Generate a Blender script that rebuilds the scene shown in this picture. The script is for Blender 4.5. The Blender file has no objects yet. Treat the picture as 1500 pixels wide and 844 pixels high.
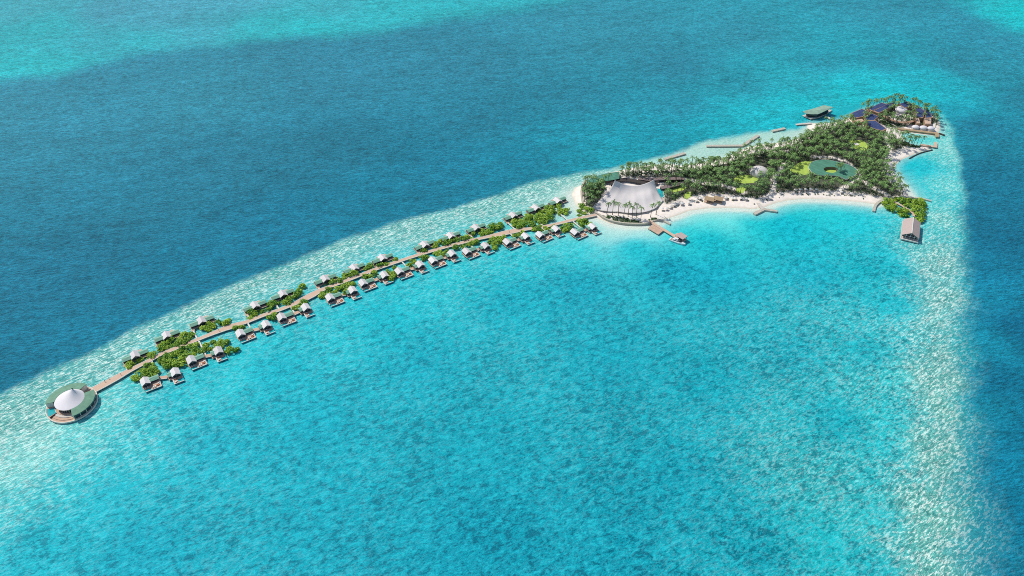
import bpy, math, random
import numpy as np
from mathutils import Vector, Matrix

random.seed(7)
RNG = np.random.default_rng(7)
R = math.radians
SC = bpy.context.scene
COL = SC.collection

# ------------------------------------------------------------------ camera
CH = 410.0
PITCH = R(41.0)
FPX = 1150.0                      # focal length for a 1500 px wide frame
cam_d = bpy.data.cameras.new('camera')
cam_d.sensor_width = 36.0
cam_d.lens = 36.0 * FPX / 1500.0
cam_d.clip_start = 1.0
cam_d.clip_end = 60000.0
cam = bpy.data.objects.new('camera', cam_d)
COL.objects.link(cam)
cam.location = (0, 0, CH)
cam.rotation_euler = (R(90) - PITCH, 0, 0)
SC.camera = cam

# ------------------------------------------------------------------ light
SUN_EL, SUN_AZ = R(52), R(-56)    # azimuth from +Y towards +X
w = bpy.data.worlds.new('World')
SC.world = w
w.use_nodes = True
nt = w.node_tree
bg = nt.nodes['Background']
sky = nt.nodes.new('ShaderNodeTexSky')
sky.sky_type = 'NISHITA'
sky.sun_disc = False
sky.sun_elevation = SUN_EL
sky.sun_rotation = SUN_AZ
sky.altitude = 300
nt.links.new(sky.outputs[0], bg.inputs[0])
bg.inputs[1].default_value = 0.12
sd = bpy.data.lights.new('sun', 'SUN')
sd.energy = 3.5
sd.angle = R(0.53)
sd.color = (1.0, 0.96, 0.9)
sun = bpy.data.objects.new('sun', sd)
COL.objects.link(sun)
sv = Vector((math.sin(SUN_AZ) * math.cos(SUN_EL), math.cos(SUN_AZ) * math.cos(SUN_EL), math.sin(SUN_EL)))
sun.rotation_euler = sv.to_track_quat('Z', 'Y').to_euler()
sun.location = (0, 0, 600)
SC.view_settings.view_transform = 'Standard'
SC.view_settings.look = 'None'
SC.view_settings.gamma = 1.0
SC.view_settings.use_curve_mapping = False
SC.view_settings.exposure = 0.0
SC.cycles.max_bounces = 5
SC.cycles.diffuse_bounces = 2
SC.cycles.glossy_bounces = 2
SC.cycles.use_denoising = False
SC.cycles.pixel_filter_type = 'BLACKMAN_HARRIS'
SC.cycles.filter_width = 0.95

# ------------------------------------------------------------------ helpers
def P(px, py, z=0.0):
    """world point at height z seen at photo pixel (1500 x 844)"""
    u = (px - 750.0) / FPX
    v = (422.0 - py) / FPX
    dx = u
    dy = math.cos(PITCH) + v * math.sin(PITCH)
    dz = -math.sin(PITCH) + v * math.cos(PITCH)
    t = (z - CH) / dz
    return Vector((dx * t, dy * t, z))
def PX(p):
    d = Vector(p) - Vector((0, 0, CH))
    f = d.y * math.cos(PITCH) - d.z * math.sin(PITCH)
    u = d.y * math.sin(PITCH) + d.z * math.cos(PITCH)
    return 750 + FPX * d.x / f, 422 - FPX * u / f
def PL(pts, z=0.0):
    return [P(x, y, z).xy for x, y in pts]

def tag(o, label=None, cat=None, group=None, kind=None):
    if label: o['label'] = label
    if cat: o['category'] = cat
    if group: o['group'] = group
    if kind: o['kind'] = kind
    return o
def thing(name, label, cat, loc=(0, 0, 0), rz=0.0, group=None):
    o = bpy.data.objects.new(name, None)
    o.empty_display_size = 1
    COL.objects.link(o)
    o.location = loc
    o.rotation_euler = (0, 0, rz)
    return tag(o, label, cat, group)

class MB:
    def __init__(s):
        s.v = []; s.f = []
    def add(s, vs, fs):
        n = len(s.v)
        s.v += [tuple(v) for v in vs]
        s.f += [tuple(i + n for i in f) for f in fs]
        return s
    def box(s, x0, x1, y0, y1, z0, z1, rz=0, c=None):
        vs = [(x, y, z) for z in (z0, z1) for x, y in ((x0, y0), (x1, y0), (x1, y1), (x0, y1))]
        if rz:
            cx, cy = c if c else ((x0 + x1) / 2, (y0 + y1) / 2)
            ca, sa = math.cos(rz), math.sin(rz)
            vs = [(cx + (x - cx) * ca - (y - cy) * sa, cy + (x - cx) * sa + (y - cy) * ca, z) for x, y, z in vs]
        return s.add(vs, [(3, 2, 1, 0), (4, 5, 6, 7), (0, 1, 5, 4), (1, 2, 6, 5), (2, 3, 7, 6), (3, 0, 4, 7)])
    def prism(s, poly, z0, z1):
        """z0, z1: number or list per vertex"""
        n = len(poly)
        a = sum(poly[i][0] * poly[(i + 1) % n][1] - poly[(i + 1) % n][0] * poly[i][1] for i in range(n))
        idx = list(range(n))
        if a < 0: idx.reverse()
        g0 = (lambda i: z0[i]) if hasattr(z0, '__len__') else (lambda i: z0)
        g1 = (lambda i: z1[i]) if hasattr(z1, '__len__') else (lambda i: z1)
        vs = [(poly[i][0], poly[i][1], g0(i)) for i in idx] + [(poly[i][0], poly[i][1], g1(i)) for i in idx]
        fs = [tuple(reversed(range(n))), tuple(range(n, 2 * n))]
        fs += [(i, (i + 1) % n, n + (i + 1) % n, n + i) for i in range(n)]
        return s.add(vs, fs)
    def tube(s, p0, p1, r0, r1=None, n=8, cap=True):
        r1 = r0 if r1 is None else r1
        p0 = Vector(p0); p1 = Vector(p1)
        d = (p1 - p0).normalized()
        a = d.orthogonal().normalized(); b = d.cross(a)
        vs = []
        for p, r in ((p0, r0), (p1, r1)):
            for k in range(n):
                t = 2 * math.pi * k / n
                vs.append(p + a * (r * math.cos(t)) + b * (r * math.sin(t)))
        fs = [(k, (k + 1) % n, n + (k + 1) % n, n + k) for k in range(n)]
        if cap: fs += [tuple(reversed(range(n))), tuple(range(n, 2 * n))]
        return s.add(vs, fs)
    def gable(s, x0, x1, y0, y1, ze, zr, th=0.18, axis='y', hip=0.0):
        """gable roof slab of thickness th, ridge along axis"""
        if axis == 'y':
            m = (x0 + x1) / 2
            pr = [(x0, ze), (m, zr), (x1, ze), (x1, ze - th), (m, zr - th), (x0, ze - th)]
            vs = [(a, y0, b) for a, b in pr] + [(a, y1 , b) for a, b in pr]
            fl = False
        else:
            m = (y0 + y1) / 2
            pr = [(y0, ze), (m, zr), (y1, ze), (y1, ze - th), (m, zr - th), (y0, ze - th)]
            vs = [(x0, a, b) for a, b in pr] + [(x1, a, b) for a, b in pr]
            fl = True
        fs = [(0, 1, 7, 6), (1, 2, 8, 7), (2, 3, 9, 8), (3, 4, 10, 9), (4, 5, 11, 10), (5, 0, 6, 11), (0, 5, 4, 1), (1, 4, 3, 2), (6, 7, 10, 11), (7, 8, 9, 10)]
        return s.add(vs, fs)
    def build(s, name, mat, parent=None, smooth=False, world=False, kind=None):
        vs = s.v
        me = bpy.data.meshes.new(name)
        off = Vector((0, 0, 0))
        if parent is None:
            a = np.array(vs)
            off = Vector(((a[:, 0].min() + a[:, 0].max()) / 2, (a[:, 1].min() + a[:, 1].max()) / 2, a[:, 2].min()))
        elif world:
            off = Vector(parent.location)
            if parent.parent: off = off + Vector(parent.parent.location)
        vs = [(x - off.x, y - off.y, z - off.z) for x, y, z in vs]
        me.from_pydata(vs, [], s.f)
        me.materials.append(mat)
        if smooth:
            me.polygons.foreach_set('use_smooth', [True] * len(me.polygons))
        me.update()
        import bmesh
        if len(me.polygons) < 6000:
            bm = bmesh.new(); bm.from_mesh(me)
            bmesh.ops.recalc_face_normals(bm, faces=bm.faces)
            bm.to_mesh(me); bm.free()
        o = bpy.data.objects.new(name, me)
        COL.objects.link(o)
        if parent is not None: o.parent = parent
        else: o.location = off
        if kind: o['kind'] = kind
        return o

def ribbon(mb, pts, wd, z0, z1, closed=False):
    """extruded strip along a polyline; wd number or list"""
    pts = [Vector((p[0], p[1])) for p in pts]
    n = len(pts)
    L, Rr = [], []
    for i, p in enumerate(pts):
        if closed: a, b = pts[(i - 1) % n], pts[(i + 1) % n]
        else: a, b = pts[max(i - 1, 0)], pts[min(i + 1, n - 1)]
        d = (b - a).normalized()
        nrm = Vector((-d.y, d.x))
        ww = wd[i] if hasattr(wd, '__len__') else wd
        L.append(p + nrm * ww / 2); Rr.append(p - nrm * ww / 2)
    vs = []
    for z in (z0, z1):
        vs += [(q.x, q.y, z) for q in L] + [(q.x, q.y, z) for q in Rr]
    fs = []
    m = n if closed else n - 1
    for i in range(m):
        j = (i + 1) % n
        fs += [(2 * n + i, 3 * n + i, 3 * n + j, 2 * n + j), (i, j, n + j, n + i), (i, 2 * n + i, 2 * n + j, j), (n + i, n + j, 3 * n + j, 3 * n + i)]
    if not closed:
        fs += [(0, n, 3 * n, 2 * n), (n - 1, 3 * n - 1, 4 * n - 1, 2 * n - 1)][0:1]
        fs += [(n - 1, 3 * n - 1, 4 * n - 1, 2 * n - 1)]
    return mb.add(vs, fs)
def resample(pts, step):
    pts = [Vector((p[0], p[1])) for p in pts]
    # catmull-rom then even steps
    out = []
    n = len(pts)
    for i in range(n - 1):
        p0 = pts[max(i - 1, 0)]; p1 = pts[i]; p2 = pts[i + 1]; p3 = pts[min(i + 2, n - 1)]
        for k in range(8):
            t = k / 8
            out.append(0.5 * ((2 * p1) + (p2 - p0) * t + (2 * p0 - 5 * p1 + 4 * p2 - p3) * t * t + (3 * p1 - p0 - 3 * p2 + p3) * t ** 3))
    out.append(pts[-1])
    res = [out[0]]; acc = 0
    for a, b in zip(out, out[1:]):
        acc += (b - a).length
        if acc >= step: res.append(b); acc = 0
    if (res[-1] - out[-1]).length > 0.01: res.append(out[-1])
    return res
def piles(mb, pts, r=0.18, z0=-1.5, z1=1.2):
    for p in pts: mb.tube((p[0], p[1], z0), (p[0], p[1], z1), r, n=6)

_pile = MB().tube((0, 0, 0), (0, 0, 1), 1.0, n=6)
_pm = None
def pile_parts(parent, pts, r, z1, z0=-1.5):
    global _pm
    px_, py_ = parent.location.x, parent.location.y
    for p in pts:
        if _pm is None:
            o = _pile.build('pile', PILE, parent); _pm = o.data
        else:
            o = bpy.data.objects.new('pile', _pm); COL.objects.link(o); o.parent = parent
        o.location = (p[0] - px_, p[1] - py_, z0 - parent.location.z); o.scale = (r, r, z1 - z0)
def copy_tree(o, parent=None):
    c = o.copy(); COL.objects.link(c)
    if parent is not None:
        c.parent = parent
    for ch in o.children: copy_tree(ch, c)
    return c

# signed distance to polygon, positive inside
def sdist(X, Y, poly):
    poly = np.array([(p[0], p[1]) for p in poly])
    n = len(poly)
    d2 = np.full(X.shape, 1e18)
    inside = np.zeros(X.shape, bool)
    for i in range(n):
        ax, ay = poly[i]; bx, by = poly[(i + 1) % n]
        ex, ey = bx - ax, by - ay
        t = np.clip(((X - ax) * ex + (Y - ay) * ey) / (ex * ex + ey * ey + 1e-9), 0, 1)
        d2 = np.minimum(d2, (X - ax - t * ex) ** 2 + (Y - ay - t * ey) ** 2)
        c = ((ay > Y) != (by > Y)) & (X < (bx - ax) * (Y - ay) / ((by - ay) if by != ay else 1e-9) + ax)
        inside ^= c
    return np.where(inside, 1, -1) * np.sqrt(d2)
def inpoly(p, poly):
    x, y = p[0], p[1]; r = False; n = len(poly)
    for i in range(n):
        ax, ay = poly[i][0], poly[i][1]; bx, by = poly[(i + 1) % n][0], poly[(i + 1) % n][1]
        if (ay > y) != (by > y) and x < (bx - ax) * (y - ay) / (by - ay) + ax: r = not r
    return r
def sm(x):
    x = np.clip(x, 0, 1); return x * x * (3 - 2 * x)
def lin(c):
    c = np.asarray(c, float) / 255.0
    return np.where(c <= 0.04045, c / 12.92, ((c + 0.055) / 1.055) ** 2.4)

# ------------------------------------------------------------------ materials
def M(name, col, rough=0.7, noise=0.0, nscale=1.0, spec=0.3, bump=0.0, stripe=None, obrand=0.0, metal=0.0, trans=0.0, stretch=(1, 1, 1), col2=None):
    m = bpy.data.materials.new(name); m.use_nodes = True
    nt = m.node_tree; b = nt.nodes['Principled BSDF']
    b.inputs['Roughness'].default_value = rough
    b.inputs['Specular IOR Level'].default_value = spec
    b.inputs['Metallic'].default_value = metal
    tc = nt.nodes.new('ShaderNodeTexCoord')
    mp = nt.nodes.new('ShaderNodeMapping'); mp.inputs['Scale'].default_value = stretch
    nt.links.new(tc.outputs['Object'], mp.inputs[0])
    rgb = nt.nodes.new('ShaderNodeRGB'); rgb.outputs[0].default_value = (*col, 1)
    cur = rgb.outputs[0]
    nz = None
    if noise or bump or col2:
        nz = nt.nodes.new('ShaderNodeTexNoise'); nz.inputs['Scale'].default_value = nscale
        nz.inputs['Detail'].default_value = 5
        nt.links.new(mp.outputs[0], nz.inputs['Vector'])
    if col2:
        rp = nt.nodes.new('ShaderNodeValToRGB'); rp.color_ramp.elements[0].position = .42; rp.color_ramp.elements[1].position = .6
        nt.links.new(nz.outputs[0], rp.inputs[0])
        mx = nt.nodes.new('ShaderNodeMixRGB'); nt.links.new(rp.outputs[0], mx.inputs[0]); nt.links.new(cur, mx.inputs[1]); mx.inputs[2].default_value = (*col2, 1)
        cur = mx.outputs[0]
    def mul(cur, src, lo, hi, flo=0.0, fhi=1.0):
        mr = nt.nodes.new('ShaderNodeMapRange'); nt.links.new(src, mr.inputs[0])
        mr.inputs[1].default_value = flo; mr.inputs[2].default_value = fhi
        mr.inputs[3].default_value = lo; mr.inputs[4].default_value = hi
        vm = nt.nodes.new('ShaderNodeVectorMath'); vm.operation = 'SCALE'
        nt.links.new(cur, vm.inputs[0]); nt.links.new(mr.outputs[0], vm.inputs['Scale'])
        return vm.outputs[0]
    if noise: cur = mul(cur, nz.outputs[0], 1 - noise, 1 + noise, .25, .75)
    if stripe:
        ax, per, amt = stripe
        wv = nt.nodes.new('ShaderNodeTexWave'); wv.bands_direction = ax; wv.inputs['Scale'].default_value = 0.314 / per
        nt.links.new(tc.outputs['Object'], wv.inputs[0])
        cur = mul(cur, wv.outputs['Fac'], 1 - amt, 1.0, 0.1, 0.5)
    if obrand:
        oi = nt.nodes.new('ShaderNodeObjectInfo')
        cur = mul(cur, oi.outputs['Random'], 1 - obrand, 1 + obrand)
    nt.links.new(cur, b.inputs['Base Color'])
    if bump:
        bp = nt.nodes.new('ShaderNodeBump'); bp.inputs['Strength'].default_value = bump; bp.inputs['Distance'].default_value = 0.1
        nt.links.new(nz.outputs[0], bp.inputs['Height']); nt.links.new(bp.outputs[0], b.inputs['Normal'])
    return m
def leafmat(name, ca, cb, obr=0.25, scale=0.8):
    m = bpy.data.materials.new(name); m.use_nodes = True
    nt = m.node_tree; b = nt.nodes['Principled BSDF']
    b.inputs['Roughness'].default_value = 0.5
    b.inputs['Specular IOR Level'].default_value = 0.35
    ge = nt.nodes.new('ShaderNodeNewGeometry')
    ma = nt.nodes.new('ShaderNodeMath'); ma.operation = 'MULTIPLY_ADD'
    oi = nt.nodes.new('ShaderNodeObjectInfo')
    nt.links.new(oi.outputs['Random'], ma.inputs[0]); ma.inputs[1].default_value = obr * 2
    sb = nt.nodes.new('ShaderNodeMath'); sb.operation = 'SUBTRACT'
    nt.links.new(ge.outputs['Random Per Island'], sb.inputs[0]); sb.inputs[1].default_value = obr
    nt.links.new(sb.outputs[0], ma.inputs[2])
    mx = nt.nodes.new('ShaderNodeMixRGB'); mx.use_clamp = True
    nt.links.new(ma.outputs[0], mx.inputs[0])
    mx.inputs[1].default_value = (*ca, 1); mx.inputs[2].default_value = (*cb, 1)
    nt.links.new(mx.outputs[0], b.inputs['Base Color'])
    # leaves let some light through
    tr = nt.nodes.new('ShaderNodeBsdfTranslucent'); nt.links.new(mx.outputs[0], tr.inputs[0])
    ms = nt.nodes.new('ShaderNodeMixShader'); ms.inputs[0].default_value = 0.12 if 'frond' in name or 'under' in name else 0.3
    nt.links.new(b.outputs[0], ms.inputs[1]); nt.links.new(tr.outputs[0], ms.inputs[2])
    nt.links.new(ms.outputs[0], nt.nodes['Material Output'].inputs[0])
    return m
WHITE_ROOF = M('white_membrane_roof', (.72, .67, .645), .7, obrand=.07, noise=.1, nscale=.8, stripe=('X', 1.2, .06))
GREEN_ROOF = M('green_slat_roof', (.24, .48, .34), .6, noise=.12, nscale=.9, stripe=('X', 0.9, .45))
GREEN_FLAT = M('green_planted_roof', (.15, .30, .20), .75, noise=.18, nscale=.35, stretch=(1, 1, 1))
GREEN_GREY = M('grey_green_roof', (.27, .40, .30), .7, noise=.2, nscale=.25)
TEAL_ROOF = M('weathered_teal_roof', (.085, .25, .165), .7, noise=.2, nscale=.2, stripe=('DIAGONAL', 3, .12))
WALL = M('dark_timber_wall', (.25, .19, .18), .7, noise=.25, nscale=1.5, stripe=('X', .6, .2))
GLASSD = M('dark_window_glass', (.02, .035, .045), .12, spec=.6)
WOOD = M('pale_deck_boards', (.60, .41, .29), .75, noise=.16, nscale=.5, stripe=('X', .8, .12), obrand=.08)
WOODW = M('walkway_boards', (.66, .47, .34), .75, noise=.14, nscale=.25, col2=(.57, .39, .28))
WOODG = M('weathered_grey_boards', (.60, .55, .48), .8, noise=.14, nscale=.6)
EDGE = M('pale_edge_beam', (.72, .68, .6), .7, noise=.1, nscale=.6)
PILE = M('pile_timber', (.16, .12, .09), .8, noise=.2, nscale=2)
POOL = M('pool_water', (.02, .40, .42), .08, noise=.15, nscale=.8, spec=.5, bump=.15)
CONC = M('pale_stone', (.50, .45, .36), .85, noise=.18, nscale=.7, bump=.3)
ROCK = M('breakwater_stone', (.50, .46, .38), .85, noise=.25, nscale=.9, bump=.5)
THATCH = M('tan_timber_roof', (.46, .33, .19), .85, noise=.15, nscale=.8, stripe=('X', .7, .25))
PINKROOF = M('pinkish_shingle_roof', (.50, .395, .35), .85, noise=.12, nscale=1.2, stripe=('Y', .9, .15))
BROWN = M('clay_coloured_wall', (.40, .25, .16), .85, noise=.2, nscale=.25)
BLUEP = M('blue_solar_roof', (.062, .085, .20), .4, noise=.22, nscale=.25, stripe=('X', 1.5, .25), spec=.35)
TENT = M('grey_white_canopy', (.66, .615, .58), .8, noise=.09, nscale=.15)
TENTW = M('white_canopy', (.74, .70, .70), .6, noise=.03, nscale=.2)
DARK = M('dark_timber', (.06, .05, .045), .8, noise=.2, nscale=1)  # one dark colour for timber parts and the dark groynes
LAWN = M('mown_lawn', (.42, .56, .10), .9, noise=.18, nscale=.25, bump=.3)
TRUNK = M('palm_trunk_bark', (.15, .13, .09), .9, noise=.2, nscale=3)
PALM = leafmat('palm_fronds', (.012, .036, .012), (.27, .47, .12), .15)
PALMD = leafmat('shaded_palm_fronds', (.035, .058, .033), (.10, .15, .07), .25)
BUSH = leafmat('mangrove_leaves', (.05, .24, .02), (.55, .72, .08), .32)
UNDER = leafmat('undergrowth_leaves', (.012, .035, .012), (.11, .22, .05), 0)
CUSH = M('terracotta_cushion', (.45, .16, .07), .8, noise=.1, nscale=4)
CREAM = M('cream_fabric', (.74, .70, .64), .8, noise=.05, nscale=3)
HULL = M('white_gelcoat', (.80, .80, .80), .25, spec=.5, noise=.02)
SKIN = M('skin', (.35, .2, .13), .6, noise=.05, nscale=9)
SHIRT = M('dark_clothing', (.05, .05, .07), .8, noise=.1, nscale=9, obrand=.5)
HAIR = M('dark_hair', (.02, .015, .012), .7, noise=.1, nscale=9)

# ------------------------------------------------------------------ outlines (traced, laid on the sea level)
reef_edge = [(-160, 672), (-60, 614), (0, 578), (40, 560), (83, 535), (125, 515), (168, 496), (200, 479), (240, 461), (281, 444), (340, 413), (380, 400), (418, 387), (444, 374), (484, 360), (530, 345), (580, 328), (629, 313), (676, 300), (729, 284), (772, 271), (820, 259), (855, 252.5), (889, 247), (907, 240), (941, 233.5), (971, 227.5), (1030, 208.5), (1060, 202), (1100, 196), (1130, 191.5), (1165, 187.5), (1180, 184), (1195, 172), (1225, 160), (1262, 148),
             (1300, 140), (1340, 141), (1366, 152), (1381, 168), (1391, 185), (1400, 215), (1407, 255), (1414, 300), (1420, 340), (1426, 400), (1431, 460), (1437, 530), (1443, 600), (1449, 680), (1457, 760), (1466, 844), (1476, 940), (600, 1000), (-260, 960)]
island_px = [(853, 271), (842, 275), (837, 285), (843, 300), (853, 310), (864, 317), (878, 321), (894, 328), (917, 331), (941, 331), (956, 328), (967, 324), (978, 320.5), (993, 315.5), (1010, 309), (1036, 305.3), (1062, 304.8), (1090, 305.5), (1104, 306.5),
             (1121, 303.5), (1138, 297), (1155, 293.5), (1173, 291.8), (1216, 292.6), (1245, 295), (1262, 296.5), (1280, 299), (1290, 297), (1296, 292), (1312, 292), (1333, 287.5), (1328, 280), (1320, 272),
             (1313, 262), (1310, 250), (1313, 241), (1320, 234.5), (1333, 229), (1349, 222.5), (1365, 218.6), (1360, 215), (1346, 214), (1334, 211), (1325, 206), (1320, 199), (1322, 194), (1340, 196), (1368, 199), (1376, 193),
             (1378, 185), (1376, 177), (1368, 169.5), (1357, 162), (1343, 156), (1327, 153), (1310, 152.5), (1292, 154.5), (1273, 159.5), (1254, 168), (1240, 174), (1224, 179), (1208, 181), (1190, 180.5), (1182, 183), (1182, 189),
             (1186, 192), (1180, 196), (1168, 202.5), (1147, 208), (1121, 211), (1097, 215), (1083, 221), (1062, 230), (1040, 235), (1017, 240), (1000, 243), (984, 240), (960, 241), (941, 243), (910, 249.5), (889, 254), (868, 261)]
reefW = PL(reef_edge)
islandW = PL(island_px)

# ------------------------------------------------------------------ sea
xs = np.concatenate([[-30000, -12000, -5000, -2500, -1600, -1200, -950], np.arange(-810, 811, 3.0), [950, 1200, 1600, 2500, 5000, 12000, 30000]])
ys = np.concatenate([[-30000, -12000, -5000, -2000, -800, -300, 0, 80, 140, 170], np.arange(190, 1161, 3.0), [1250, 1400, 1700, 2200, 3200, 6000, 14000, 30000]])
GX, GY = np.meshgrid(xs, ys)
X = GX.ravel(); Y = GY.ravel()
sd_reef = sdist(X, Y, reefW)
sd_isl = sdist(X, Y, islandW)
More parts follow.
